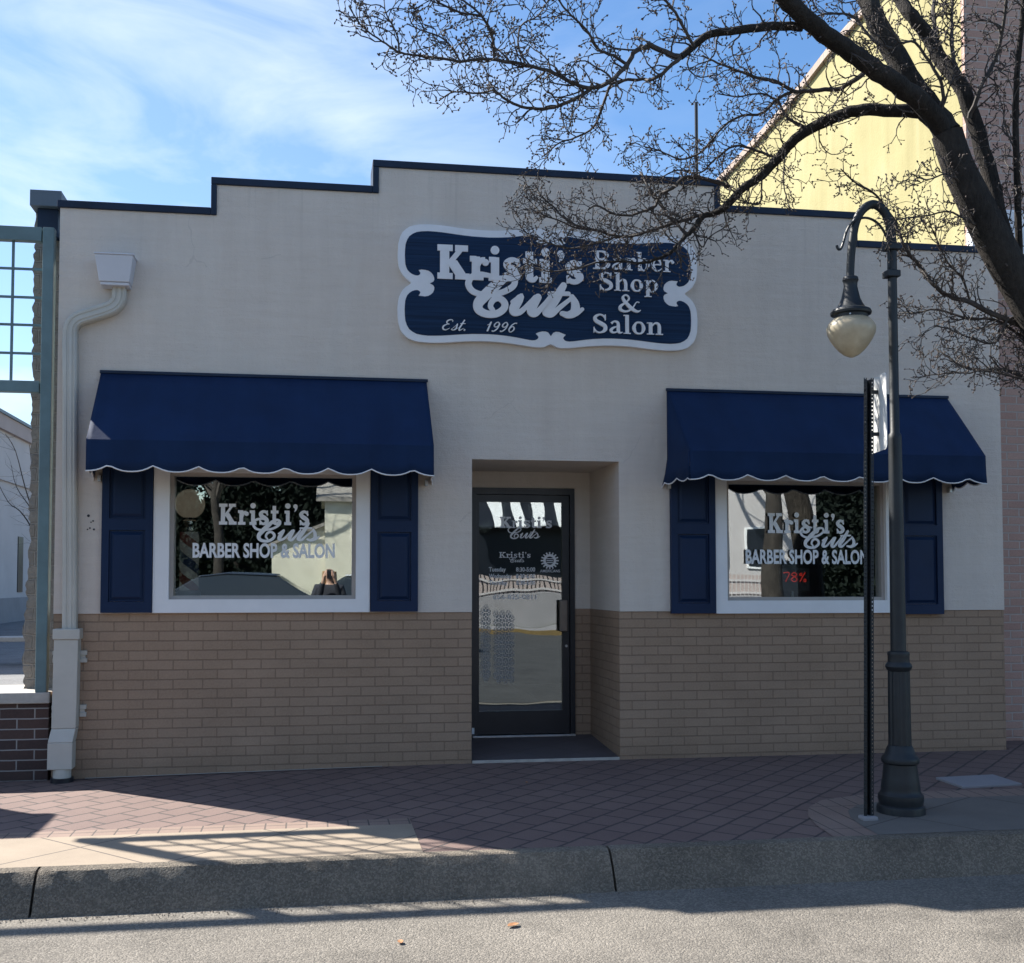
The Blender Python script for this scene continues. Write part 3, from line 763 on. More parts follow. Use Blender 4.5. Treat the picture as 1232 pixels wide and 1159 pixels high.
def quad4(Q):
    P = [(-(HW - a), b) for a, b in Q]                 # upper left, from the mid line round to the top centre
    up = P + [(-a, b) for a, b in reversed(P[:-1] if P[-1][0] == 0 else P)]
    dn = [(a, -b) for a, b in reversed(up)]
    pts = up + [p for p in dn if True]
    out = []
    for p in pts:
        if not out or math.hypot(p[0] - out[-1][0], p[1] - out[-1][1]) > 1: out.append(p)
    if math.hypot(out[0][0] - out[-1][0], out[0][1] - out[-1][1]) < 1: out.pop()
    # rounded corners except at sharp tips
    fin = []
    n = len(out)
    for i in range(n):
        a, b, c = Vector(out[i - 1]), Vector(out[i]), Vector(out[(i + 1) % n])
        u, v = (b - a), (c - b)
        if u.normalized().dot(v.normalized()) < .35: fin.append(tuple(b)); continue
        fin.append(tuple(b * .76 + a * .12 + c * .12 + (b - (a + c) / 2) * .10))
        m = (b + c) / 2
        d = Vector(out[(i + 2) % n]) - c
        fin.append(tuple(m + ((b - a).normalized() - d.normalized()) * min(u.length, v.length) * .05) if d.length else tuple(m))
    return [(cxs + x * SU, czs + z * SU) for x, z in fin]
MB().plate(quad4(outer), -.013, -.055).build('border', M['signwhite'], sgn, bevel=.006)
MB().plate(quad4(inner), -.0545, -.0575).build('field', M['signblue'], sgn)
ink = Ink(-.0565, .012, .0006)
def krist2():
    x = 2.92; h = .272; k = h / .72
    for i, c in enumerate("Kristi's"):
        write(ink, c, SLAB, x, 3.948, h, .865, wmul=1.2)
        x += SLAB[c][0] * k * .865 + .0035 + (.03 if i == 5 else 0)
    return x
krist2()
cuts(ink, 3.155, 3.655, .975, 1.12)
write(ink, 'Est.', ITAL, 2.955, 3.527, .088, 1.25, .42)
write(ink, '1996', ITAL, 3.305, 3.527, .084, 1.2, .42)
def fit(txt, x0, x1, z, h):
    k = h / .72; w = sum(TIMES[c][0] for c in txt); write(ink, txt, TIMES, x0, z, h, (x1 - x0) / k / w)
fit('Barber', 4.215, 4.915, 4.08, .158)
fit('Shop', 4.262, 4.785, 3.905, .152)
write(ink, '&', TIMES, 4.42, 3.732, .145, 1.25)
fit('Salon', 4.205, 4.818, 3.548, .158)
ink.mb.build('lettering', M['signwhite'], sgn)
# ------------------------------------------------------------------ downspout
ds = empty('downspout', (.12, -.1, 0), 'almond downspout with grey leader head at the left corner of the shop', 'downspout')
def hexbox(mb, x0, x1, y0, y1, z0, z1, fx=0, fy=0):
    mb.hexa([(x0 + fx, y0 + fy, z0), (x1 - fx, y0 + fy, z0), (x1 - fx, y1, z0), (x0 + fx, y1, z0)], [(x0, y0, z1), (x1, y0, z1), (x1, y1, z1), (x0, y1, z1)])
mb = MB(); hexbox(mb, .292, .575, -.19, -.014, 3.79, 3.99, .03, .03); mb.box(.33, .54, -.15, -.014, 3.765, 3.789)
hexbox(mb, .286, .581, -.197, -.014, 3.9905, 4.003, .0, .0)
mb.build('leader_head', M['leader'], ds, bevel=.005)
mb = MB()
path = catmull([(.457, 3.77), (.457, 3.70), (.445, 3.655), (.41, 3.615), (.35, 3.585), (.24, 3.545), (.165, 3.515), (.12, 3.475), (.102, 3.42), (.100, 3.36)], 5)
path = [(x, z) for x, z in path] + [(.105, 3.0), (.112, 2.5), (.12, 2.0), (.128, 1.5), (.131, 1.12)]
hw, hd = .051, .04
vs = []; n = len(path)
for i, (x, z) in enumerate(path):
    a = path[max(0, i - 1)]; b = path[min(n - 1, i + 1)]; q = math.hypot(b[0] - a[0], b[1] - a[1]); nx, nz = -(b[1] - a[1]) / q, (b[0] - a[0]) / q
    bend = 3.33 < z < 3.74
    w = hw * (1 + (.05 if (i % 2) and bend else 0)); dd = hd * (1 + (.06 if (i % 2) and bend else 0))
    cr = .012
    sec = [(-w + cr, -dd), (-w * .42, -dd), (-w * .36, -dd + .006), (-w * .1, -dd + .006), (-w * .04, -dd), (w * .36, -dd), (w * .42, -dd + .006), (w * .62, -dd + .006), (w * .68, -dd), (w - cr, -dd), (w, -dd + cr), (w, dd), (-w, dd), (-w, -dd + cr)]
    vs += [(x + nx * u, -.06 + v, z + nz * u) for u, v in sec]
S = 14
mb.add(vs, [(i * S + k, i * S + (k + 1) % S, (i + 1) * S + (k + 1) % S, (i + 1) * S + k) for i in range(n - 1) for k in range(S)])
mb.build('pipe', M['almond'], ds, smooth=True, angle=35)
mb = MB()
mb.box(.022, .218, -.135, -.004, 1.065, 1.145)
mb.hexa([(.022, -.125, .40), (.198, -.125, .40), (.198, -.004, .40), (.022, -.004, .40)], [(.030, -.125, 1.0645), (.206, -.125, 1.0645), (.206, -.004, 1.0645), (.030, -.004, 1.0645)])
mb.hexa([(.006, -.165, .30), (.184, -.165, .30), (.184, -.03, .30), (.006, -.03, .30)], [(.022, -.125, .3995), (.198, -.125, .3995), (.198, -.004, .3995), (.022, -.004, .3995)])
mb.hexa([(.004, -.165, .10), (.182, -.165, .10), (.182, -.03, .10), (.004, -.03, .10)], [(.006, -.165, .2995), (.184, -.165, .2995), (.184, -.03, .2995), (.006, -.03, .2995)])
mb.build('boot', M['almond'], ds, bevel=.006)
mb = MB(); mb.tube([(.1, -.1, -.02), (.1, -.1, .0995)], .066, 20); mb.build('outlet', M['almond'], ds, smooth=True)
mb = MB(); mb.tube([(.1, -.1, -.02), (.1, -.1, .035)], .083, 24); mb.build('gasket', M['dark'], ds, smooth=True)
for z in (.93, .52):
    for x0, x1 in ((-.012, .028), (.204, .252)):
        if x0 < 0: x0 = .002
        mb = MB(); mb.box(x0, x1, -.03, -.001, z - .045, z - .012); mb.box(x0, x1, -.03, -.001, z + .012, z + .045); mb.box(x0, x1 - .012, -.02, -.001, z - .0119, z + .0119)
        mb.build('bracket', M['almond'], ds, bevel=.003)

# ------------------------------------------------------------------ left edge: low wall, pier, trellis
lw = empty('low_wall', (-3, .3, 0), 'low dark brick wall with pale mortar and concrete coping beside the shop corner', 'wall')
MB().box(-9, -.024, -.005, .62, -.2, .58).build('brickwork', M['darkbrick'], lw)
MB().box(-9.02, -.012, -.04, .66, .5805, .664).build('coping', M['coping'], lw, bevel=.008)
sp = empty('stone_pier', (-.15, .6, .66), 'rough rubble stone pier standing on the low wall against the shop', 'pier')
mb = MB(); nz = 150; ny = 10; nx = 8; rr = random.Random(3)
ring = [(-.255 + .203 * k / nx, .30) for k in range(nx)] + [(-.052, .30 + .55 * k / ny) for k in range(ny)] + [(-.052 - .203 * k / nx, .85) for k in range(nx)] + [(-.255, .85 - .55 * k / ny) for k in range(ny)]
from mathutils import noise as mnoise
vs = []
for j in range(nz + 1):
    z = .664 + (4.43 - .664) * j / nz
    grow_ = .030 * max(0, min(1, (1.9 - z) / 1.0))
    for (x, y) in ring:
        q = Vector((x * 9, y * 9, z * 9)); d = mnoise.noise(q) * .016 + mnoise.noise(q * 2.7) * .012
        course = .007 * math.sin(z * 57 + 3 * math.sin(z * 9)) 
        if x < -.2: x = x - grow_ + d + course
        elif x > -.06: x = x + min(0, d) - .004
        if y < .31 and x > -.245: y = y + d * .8
        vs.append((x, y, z))
n = len(ring)
mb.add(vs, [(j * n + k, j * n + (k + 1) % n, (j + 1) * n + (k + 1) % n, (j + 1) * n + k) for j in range(nz) for k in range(n)])
mb.build('shaft', M['stone'], sp, smooth=True, angle=60)
MB().box(-.262, -.025, .14, .9, 4.445, 4.572).build('cap', M['capmetal'], sp, bevel=.004)
MB().box(-.215, -.06, .2, .84, 4.22, 4.444).build('cap_shade', M['navy'], sp)  # dark block standing in for the shade beneath the cap

tr = empty('trellis_screen', (-1.2, .2, .66), 'teal painted metal trellis screen with square grid on the low wall', 'trellis')
TX0 = -1.75
for nm, x0, x1, z0 in (('post', -.120, -.038, .664), ('frame_side', TX0 - .11, TX0, 2.945), ('post', -4.3, -4.19, .664)):
    MB().box(x0, x1, -.035, .055, z0, 4.225).build(nm, M['teal'], tr, bevel=.006)
for z0, z1 in ((4.115, 4.224), (2.945, 3.033)): MB().box(TX0 + .001, -.1305, -.03, .04, z0, z1).build('frame_beam', M['teal'], tr, bevel=.004)
MB().box(-4.189, TX0 - .111, -.03, .04, 4.115, 4.224).build('top_beam', M['teal'], tr, bevel=.004)
mb = MB()
x = -.342
while x > TX0 + .1: mb.box(x - .009, x + .009, -.004, .014, 3.0335, 4.1145); x -= .225
for z in (3.248, 3.468, 3.682, 3.902): mb.box(TX0 + .001, -.1306, -.0025, .0125, z - .009, z + .009)
mb.build('grid', M['teal'], tr)
gp = empty('unseen_shade_pier', (-1.9, .3, .66), 'unseen brick pier added on the low wall to shade the left sidewalk', 'pier')  # out of view, put in to cast the shade on the left sidewalk
MB().box(-2.85, -2.0, .02, .6, .664, 2.66).build('shaft', M['darkbrick'], gp)
MB().box(-2.9, -1.95, -.03, .65, 2.661, 2.75).build('cap', M['coping'], gp, bevel=.01)

# ------------------------------------------------------------------ buildings behind
bg = empty('pale_building', (-12, 40, 0), 'distant pale building with reddish fascia across the parking lot at far left', 'building')
mb = MB(); mb.box(-22, -9, 16, 60, .9, 5.15); mb.build('wall', M['palewall'], bg)
MB().box(-22.03, -8.94, 15.95, 60, -.2, .9).build('plinth', M['plinth'], bg)
MB().box(-22.1, -8.9, 15.9, 60.1, 5.151, 6.9).build('upper_band', M['palewall'], bg)
MB().box(-22.25, -8.75, 15.8, 60.2, 6.901, 7.42).build('fascia', M['fascia'], bg)
MB().box(-22.35, -8.68, 15.7, 60.3, 7.421, 7.53).build('roof_edge', M['capmetal'], bg)
MB().box(-9.02, -8.97, 36.0, 36.75, 1.1, 3.22).build('window', M['dark'], bg)
cb = empty('concrete_bench', (-4, 12.4, 0), 'long concrete bench in the parking lot seen past the stone pier', 'bench')
MB().box(-8, -2.2, 12.3, 12.9, .42, .5).build('seat', M['coping'], cb, bevel=.01)
for x in (-7.5, -5.2, -2.9): MB().box(x, x + .3, 12.4, 12.85, 0, .4195).build('support', M['plinth'], cb, bevel=.01)


nb = empty('yellow_building', (12, 4, 0), 'tall building with weathered yellow side wall behind the street tree', 'building')
prof = [(12, 7.25), (6.9, 7.42), (5.7, 7.46), (4.3, 7.54), (3.2, 7.68), (2.4, 7.74), (.55, 7.82)]
mb = MB(); mb.prism([(12, -.2)] + prof + [(.55, -.2)], lambda p: (8.3, p[0], p[1]), lambda p: (7.95, p[0], p[1])); mb.build('wall', M['yellow'], nb)
mb = MB()
for a, b in zip(prof, prof[1:]):
    mb.hexa([(7.9, a[0], a[1] + .001), (8.35, a[0], a[1] + .001), (8.35, b[0], b[1] + .001), (7.9, b[0], b[1] + .001)], [(7.9, a[0], a[1] + .09), (8.35, a[0], a[1] + .09), (8.35, b[0], b[1] + .09), (7.9, b[0], b[1] + .09)])
mb.build('coping', M['copingbrick'], nb)
mb = MB(); grid_wall(mb, [7.951, 9.4, 10.6, 12.4, 13.6, 18], [-.2, .9, 3.2, 4.3, 5.1, 6.7, 7.8], lambda x, z: not ((9.4 < x < 10.6 or 12.4 < x < 13.6) and (.9 < z < 3.2 or 5.1 < z < 6.7)), .50, .549)
mb.build('brick_front', M['pinkbrick'], nb)
MB().box(8.301, 18, .6, 12, -.2, 7.2).build('core', M['tar'], nb)
MB().box(7.93, 18.05, .40, .499, 4.35, 4.95).build('cornice', M['signwhite'], nb, bevel=.02)
for x in (9.4, 12.4):
    for z0, z1 in ((.9, 3.2), (5.1, 6.7)):
        mb = MB(); grid_wall(mb, [x + .001, x + .06, x + .57, x + .63, x + 1.14, x + 1.199], [z0 + .001, z0 + .06, (z0 + z1) / 2 - .03, (z0 + z1) / 2 + .03, z1 - .06, z1 - .001], lambda X, Z: not (((x + .06 < X < x + .57) or (x + .63 < X < x + 1.14)) and ((z0 + .06 < Z < (z0 + z1) / 2 - .03) or ((z0 + z1) / 2 + .03 < Z < z1 - .06))), .51, .545)
        w = mb.build('window', M['white'], nb)
        MB().box(x + .01, x + 1.19, .53, .535, z0 + .01, z1 - .01).build('pane', M['glass'], w)

# ------------------------------------------------------------------ street lamp
LX, LY = 5.70, -2.168
lamp = empty('street_lamp', (LX, LY, .01), 'dark green gooseneck street lamp with a hanging cream acorn globe', 'street lamp')
flut = lambda j, k: 1.0
base = [(.150, -.02), (.150, .045), (.147, .06), (.136, .068), (.138, .085), (.142, .10), (.140, .13), (.128, .14), (.121, .16), (.122, .175), (.112, .24), (.104, .31), (.104, .325), (.116, .335), (.119, .352), (.114, .37), (.098, .385), (.088, .41), (.084, .425), (.0725, .445)]
MB().lathe(base, LX, LY, 40).build('base', M['lamp'], lamp, smooth=True, angle=35)
N = 48
mb = MB(); mb.lathe([(.0715, .4455), (.070, .6), (.068, .92)], LX, LY, N, lambda j, k: 1.0 if k % 4 < 2 else .93)
mb.build('fluted_shaft', M['lamp'], lamp, smooth=True, angle=30)
MB().lathe([(.066, .9205), (.075, .93), (.084, .95), (.080, .965), (.068, .98), (.067, 1.02), (.070, 1.03), (.066, 1.045), (.050, 1.05)], LX, LY, 36).build('collar', M['lamp'], lamp, smooth=True, angle=35)
MB().lathe([(.049, 1.0505), (.0455, 1.8), (.0415, 2.43), (.040, 2.46), (.030, 2.475), (.0295, 3.0), (.0285, 3.72)], LX, LY, 24).build('pole', M['lamp'], lamp, smooth=True, angle=35)
arc = catmull([(5.70, 3.55), (5.70, 3.74), (5.688, 3.85), (5.65, 3.94), (5.575, 3.985), (5.50, 3.945), (5.45, 3.86), (5.425, 3.74), (5.41, 3.61), (5.404, 3.49)], 7)
mb = MB(); mb.tube([(x, LY, z) for x, z in arc], [.031 - .006 * i / len(arc) for i in range(len(arc))], 16); mb.build('gooseneck', M['lamp'], lamp, smooth=True, angle=50)
hk = catmull([(5.668, 3.56), (5.664, 3.72), (5.635, 3.80), (5.585, 3.858), (5.52, 3.884), (5.455, 3.874), (5.405, 3.84), (5.372, 3.785), (5.35, 3.715), (5.332, 3.672), (5.312, 3.668), (5.303, 3.692)], 5)
mb = MB(); mb.tube([(x, LY - .02, z) for x, z in hk], .0085, 8)
mb.build('basket_hook', M['lamp'], lamp, smooth=True)
for z in (3.50, 3.68): MB().box(5.648, 5.738, LY - .045, LY + .04, z, z + .045).build('clamp', M['lamp'], lamp, bevel=.006)
GX = 5.405
MB().lathe([(.030, 3.50), (.047, 3.49), (.052, 3.47), (.044, 3.455), (.043, 3.43), (.049, 3.40), (.060, 3.35), (.076, 3.315), (.088, 3.295), (.095, 3.285), (.124, 3.272), (.131, 3.258), (.128, 3.244), (.108, 3.240), (.106, 3.205)], GX, LY, 36, None).build('fitter', M['lamp'], lamp, smooth=True, angle=35)
g = NT('ribbed_globe'); p = g.pos()
col = g.ramp(g.noise(p, 7, 4), [(.35, (.58, .49, .34)), (.65, (.78, .70, .54))])
dif = g.n('ShaderNodeBsdfPrincipled'); g.l(col, dif.inputs['Base Color']); dif.inputs['Roughness'].default_value = .25
trl = g.n('ShaderNodeBsdfTranslucent'); g.l(col, trl.inputs[0])
mx = g.n('ShaderNodeMixShader'); mx.inputs[0].default_value = .4; g.l(dif.outputs[0], mx.inputs[1]); g.l(trl.outputs[0], mx.inputs[2]); g.l(mx.outputs[0], g.out.inputs['Surface'])
MB().lathe([(.104, 3.222), (.124, 3.206), (.143, 3.185), (.154, 3.162), (.156, 3.145), (.150, 3.115), (.134, 3.08), (.110, 3.043), (.082, 3.008), (.050, 2.98), (.020, 2.965), (.006, 2.961)], GX, LY, 72, lambda j, k: 1.0 if k % 2 else .988).build('globe', g.m, lamp, smooth=True, angle=80)
for a in (0, 2.1, 4.2): MB().tube([(GX + .106 * math.cos(a), LY + .106 * math.sin(a), 3.225), (GX + .122 * math.cos(a), LY + .122 * math.sin(a), 3.225)], .006, 8).build('set_screw', M['steel'], lamp)


# ------------------------------------------------------------------ perforated sign post
PX, PY = 5.39, -2.32
post = empty('sign_post', (PX, PY, .01), 'dark perforated steel sign post beside the street lamp, sign seen edge on', 'sign post')
mb = MB(); zz = [0.005]; 
while zz[-1] < 2.78: zz += [zz[-1] + .0165, zz[-1] + .0254]
def fl(x0, x1):
    m = (x0 + x1) / 2
    grid_wall(mb, [x0, m - .0042, m + .0042, x1], zz, lambda x, z: not (m - .0042 < x < m + .0042 and ((z - .005) % .0254) > .0165), PY - .0155, PY - .012)
fl(PX - .033, PX - .015); fl(PX + .015, PX + .033)
mb.box(PX - .0152, PX - .0117, PY - .0119, PY + .022, .005, 2.79); mb.box(PX + .0117, PX + .0152, PY - .0119, PY + .022, .005, 2.79); mb.box(PX - .0116, PX + .0116, PY + .0185, PY + .022, .005, 2.79)
shear = lambda V: [(x + .016 * z, y, z) for x, y, z in V]
mb.v = shear(mb.v); mb.build('post', M['lamp'], post)
mb = MB(); rc = .035; pts = []
for cx_, cz_, a0 in ((-2.20 , 2.78, 0), (-2.435, 2.78, 90), (-2.435, 2.365, 180), (-2.20, 2.365, 270)):
    for k in range(6):
        a = R(a0 + 18 * k); pts.append((cx_ + rc * math.cos(a), cz_ + rc * math.sin(a)))
mb.prism(pts, lambda p: (5.478 + (p[0] + 2.47) * .17, p[0], p[1]), lambda p: (5.4815 + (p[0] + 2.47) * .17, p[0], p[1]))
mb.build('sign_panel', simple('sign_aluminium', (.72, .72, .7), .45, .06, 5), post)
mb = MB()
for z in (2.44, 2.71):
    bo = MB(); bo.tube([(5.40 + .016 * (z - 2.6), PY - .015, z), (5.40, PY - .045, z + .012)], .004, 6); bo.build('bolt', M['dark'], post); mb = MB(); mb.box(5.445, 5.506, PY - .01, PY + .01, z - .012, z + .012)
    mb.build('bracket', M['dark'], post)
MB().box(PX - .05, PX + .05, PY - .05, PY + .04, -.02, .035).build('footing', M['plinth'], post, bevel=.012)

# ------------------------------------------------------------------ ground
def sw(x, y): return .045 * max(0, min(1, x / 3.0)) * (1 + max(-2.7, min(y, 0)) / 2.7)
def sheet(name, m, xs_, ys_, dz, label=None):
    mb = MB(); nx, ny = len(xs_), len(ys_)
    mb.add([(x, y, sw(x, y) + dz) for x in xs_ for y in ys_], [(i * ny + j, (i + 1) * ny + j, (i + 1) * ny + j + 1, i * ny + j + 1) for i in range(nx - 1) for j in range(ny - 1)])
    return tag(mb.build(name, m), label, name.replace('_', ' '), kind='structure')
lin = lambda a, b, n: [a + (b - a) * i / n for i in range(n + 1)]
tag(MB().quad((-400, -400, -.2), (400, -400, -.2), (400, 400, -.2), (-400, 400, -.2)).build('road', M['asphalt']), 'sunlit worn grey asphalt road in front of the kerb', 'road', kind='structure')
mb = MB(); X_ = lin(-40, 0, 8) + lin(.3, 3, 9) + [7.95]; Y_ = [-2.71, -1.9, -1.0, 0.02]
sheet('sidewalk', M['pavers'], X_ + [7.951, 40], Y_ , 0, 'diagonal red brick paver sidewalk along the shopfront')
tag(MB().quad((7.951, .02, .045), (40, .02, .045), (40, .6, .045), (7.951, .6, .045)).build('sidewalk_edge', M['pavers']), 'strip of paving before the neighbouring building', 'sidewalk', kind='structure')
tag(MB().quad((-70, .6, -.004), (.0, .6, -.004), (.0, 90, -.004), (-70, 90, -.004)).build('parking_lot', M['lot']), 'grey asphalt parking lot behind the low wall', 'parking lot', kind='structure')
sheet('concrete_apron', M['apron'], lin(-40, 0, 6) + lin(.3, 2.55, 8), [-2.71, -2.3, -2.02], .004, 'pale concrete slabs along the kerb at left')
sheet('paver_border', M['soldier'], lin(-40, 0, 6) + lin(.3, 2.55, 8), [-2.0199, -1.86], .004, 'row of small bricks edging the left concrete slabs')
def flat(name, m, poly, dz, label):
    mb = MB(); mb.v = [(x, y, sw(x, y) + dz) for x, y in poly]; mb.f = [tuple(t) for t in tessellate_polygon([[Vector((p[0], p[1], 0)) for p in poly]])]
    # make normals face up
    for i, f in enumerate(mb.f):
        a, b, c = (Vector(mb.v[k]) for k in f)
        if (b - a).cross(c - a).z < 0: mb.f[i] = tuple(reversed(f))
    return tag(mb.build(name, m), label, name.replace('_', ' '), kind='structure')
inn = [(5.25, -2.71), (5.27, -2.45), (5.31, -2.25), (5.38, -2.08), (5.52, -1.93), (5.75, -1.84), (6.1, -1.8), (14, -1.8), (14, -2.71)]
out_ = [(4.97, -2.71), (5.0, -2.42), (5.06, -2.18), (5.17, -1.94), (5.36, -1.74), (5.66, -1.62), (6.1, -1.57), (14, -1.57)]
flat('tree_pit_slab', slab_mat('tree_pit_concrete', 32, .95, .8, (0.168, 0.1504, 0.132)), inn, .006, 'grey concrete slab round the lamp base')
flat('curved_border', M['soldier'], out_ + list(reversed(inn[:-1])), .004, 'curved brick edging round the slab at the lamp base')
# kerb in cast lengths with open joints
rk = random.Random(11)
joints = [-40, -21.5, -12, -8.67, -5.6, -2.53, .53, 3.59, 6.66, 9.7, 12.8, 20, 40]
mb = MB()
for a, b in zip(joints, joints[1:]):
    a += .007; b -= .007; n = max(2, int((b - a) / .05)) if -6 < a < 10 else 4; vs = []
    for i in range(n + 1):
        x = a + (b - a) * i / n; e = min(i, n - i); chip = -.012 if e == 0 else 0
        j = lambda s: rk.uniform(-s, s) if -6 < x < 10 else 0
        zt = sw(x, -2.65) + .004
        vs += [(x, -2.711, -.3), (x, -2.711, zt), (x, -2.785 + j(.002), zt + j(.001) + chip * .2), (x, -2.803 + j(.004), zt - .005 + j(.002) + chip), (x, -2.815 + j(.004), zt - .022 + j(.003)), (x, -2.868 + j(.003), -.09 + j(.004)), (x, -2.935, -.205), (x, -2.935, -.3)]
    K = 8
    mb.add(vs, [(i * K + k, (i + 1) * K + k, (i + 1) * K + k + 1, i * K + k + 1) for i in range(n) for k in range(K - 1)] + [tuple(range(K - 1, -1, -1)), tuple(n * K + k for k in range(K))])
tag(mb.build('kerb', M['kerb'], smooth=True, angle=22), 'rough exposed aggregate concrete kerb with a joint', 'kerb', kind='structure')
flat('cement_fillet', M['coping'], [(.25, .004), (.25, -.035), (2.5, -.028), (2.5, .004)], .006, 'narrow cement fillet at the foot of the brick base')
uc = tag(MB().hexa([(6.55, -1.5, .0), (7.05, -1.45, .0), (7.05, -1.1, .0), (6.55, -1.15, .0)], [(6.55, -1.5, .035), (7.05, -1.45, .035), (7.05, -1.1, .042), (6.55, -1.15, .042)]).build('utility_cover', M['plinth'], bevel=.004), 'flat grey utility cover in the paving by the right edge', 'cover')
# dry leaves and grit
rl = random.Random(5)
def leaf(x, y, z, s, label):
    pts = [(-.5, 0), (-.3, .22), (0, .3), (.3, .2), (.5, 0), (.3, -.2), (0, -.28), (-.3, -.2)]; a = rl.uniform(0, 6); mb = MB()
    P = [(x + s * (u * math.cos(a) - v * math.sin(a)), y + s * (u * math.sin(a) + v * math.cos(a)), z + s * (.25 * abs(v) + .12 * u * u)) for u, v in pts]
    mb.add(P + [(x, y, z)], [(8, i, (i + 1) % 8) for i in range(8)])
    o = mb.build('fallen_leaf', M['leaf'] if 'leaf' in M else None); sm = o.modifiers.new('t', 'SOLIDIFY'); sm.thickness = .002
    return tag(o, label, 'leaf', 'dry leaves on the ground')
M['leaf'] = simple('dry_leaf', (.42, .2, .09), .8, .3, 40)
leaf(2.92, -3.45, -.192, .075, 'curled orange brown dry leaf lying alone on the sunlit road')
leaf(3.50, -.85, .035, .035, 'tiny dry leaf on the shaded pavers below the shop door')
leaf(2.35, -3.62, -.192, .05, 'dark twisted leaf scrap on the road left of the orange leaf')
mb = MB()
for k in range(520):
    x = rl.gauss(2.3, 1.9) if k % 4 else rl.uniform(-3, 8); y = -2.955 - abs(rl.gauss(0, .035)); r = rl.uniform(.002, .006)
    mb.add([(x + r, y, -.199), (x - r, y + r * .4, -.199), (x, y + r, -.199), (x, y - r, -.199), (x, y, -.194 + r * .8), (x, y, -.2)], [(0, 2, 4), (2, 1, 4), (1, 3, 4), (3, 0, 4)])
tag(mb.build('gutter_grit', simple('grit', (.2, .17, .14), .9, .6, 60)), 'loose grit and crumbs along the foot of the kerb', 'grit', kind='stuff')

# ------------------------------------------------------------------ things inside the windows
opal = simple('opal_globe', (.62, .48, .33), .25, .08, 3); pb_ = opal.node_tree.nodes['Principled BSDF']; pb_.inputs['Emission Color'].default_value = (.5, .40, .30, 1); pb_.inputs['Emission Strength'].default_value = .11
bp = empty('barber_pole', (.96, .38, .1), 'striped barber pole lamp with a round globe inside the left window', 'barber pole')
t = NT('barber_stripes'); p = t.pos(); x, y, z = t.sep(p)
ang = t.math('ARCTAN2', t.math('SUBTRACT', y, .38), t.math('SUBTRACT', x, .96))
ph = t.math('FRACT', t.math('ADD', t.math('DIVIDE', ang, 6.2832), t.math('DIVIDE', z, .34)))
cc = t.ramp(ph, [(.0, (.16, .05, .045)), (.25, (.42, .42, .40)), (.5, (.03, .045, .10)), (.75, (.42, .42, .40))]); o = t.bsdf(cc, .25); t.l(cc, o.inputs['Emission Color']); o.inputs['Emission Strength'].default_value = .05
t.t.nodes['Color Ramp'].color_ramp.interpolation = 'CONSTANT'
MB().lathe([(.11, .1), (.11, .14), (.05, .16), (.05, 1.30), (.08, 1.32), (.095, 1.37), (.095, 1.42), (.078, 1.43)], .96, .38, 32).build('stand', M['steel'], bp, smooth=True, angle=30)
MB().lathe([(.076, 1.4305), (.076, 1.90)], .96, .38, 40).build('striped_cylinder', t.m, bp, smooth=True, angle=30)
MB().lathe([(.08, 1.9005), (.088, 1.91), (.088, 1.935), (.065, 1.945), (.06, 1.96), (.068, 1.97), (.068, 1.99), (.05, 2.0), (.045, 2.02)], .96, .38, 32).build('chrome_collar', simple('chrome', (.7, .7, .7), .12, .03, metal=1), bp, smooth=True, angle=30)
MB().lathe([(.12 * math.sin(a) + .001, 2.13 - .12 * math.cos(a)) for a in [.35 + (math.pi - .35) * k / 24 for k in range(25)]], .96, .38, 40).build('globe', opal, bp, smooth=True, angle=80)
ns = empty('neon_sign', (6.05, .2, 1.45), 'small red neon sign glowing low in the right window', 'neon sign')
t = NT('red_neon'); e = t.n('ShaderNodeEmission'); e.inputs[0].default_value = (1, .05, .03, 1); e.inputs[1].default_value = .22; t.l(e.outputs[0], t.out.inputs[0])
mb = MB(); 
def neon(pts): mb.tube([(x, .2, z) for x, z in catmull(pts, 5)], .0045, 6)
s0, z0 = 5.965, 1.50
neon([(s0, z0 + .075), (s0 + .055, z0 + .075), (s0 + .02, z0)])
neon([(s0 + .10, z0 + .045), (s0 + .075, z0 + .06), (s0 + .10, z0 + .078), (s0 + .122, z0 + .06), (s0 + .10, z0 + .042), (s0 + .072, z0 + .02), (s0 + .10, z0), (s0 + .126, z0 + .02), (s0 + .10, z0 + .045)])
neon([(s0 + .15, z0), (s0 + .20, z0 + .08)]); neon([(s0 + .155, z0 + .07), (s0 + .15, z0 + .055), (s0 + .168, z0 + .055), (s0 + .165, z0 + .072), (s0 + .155, z0 + .07)]); neon([(s0 + .19, z0 + .02), (s0 + .188, z0 + .002), (s0 + .205, z0 + .004), (s0 + .203, z0 + .02), (s0 + .19, z0 + .02)])
mb.build('tubes', t.m, ns, smooth=True)
MB().box(5.93, 6.21, .215, .235, 1.42, 1.62).build('backing', M['dark'], ns)
MB().box(6.055, 6.075, .236, .25, 1.2705, 1.60).build('bracket', M['steel'], ns)
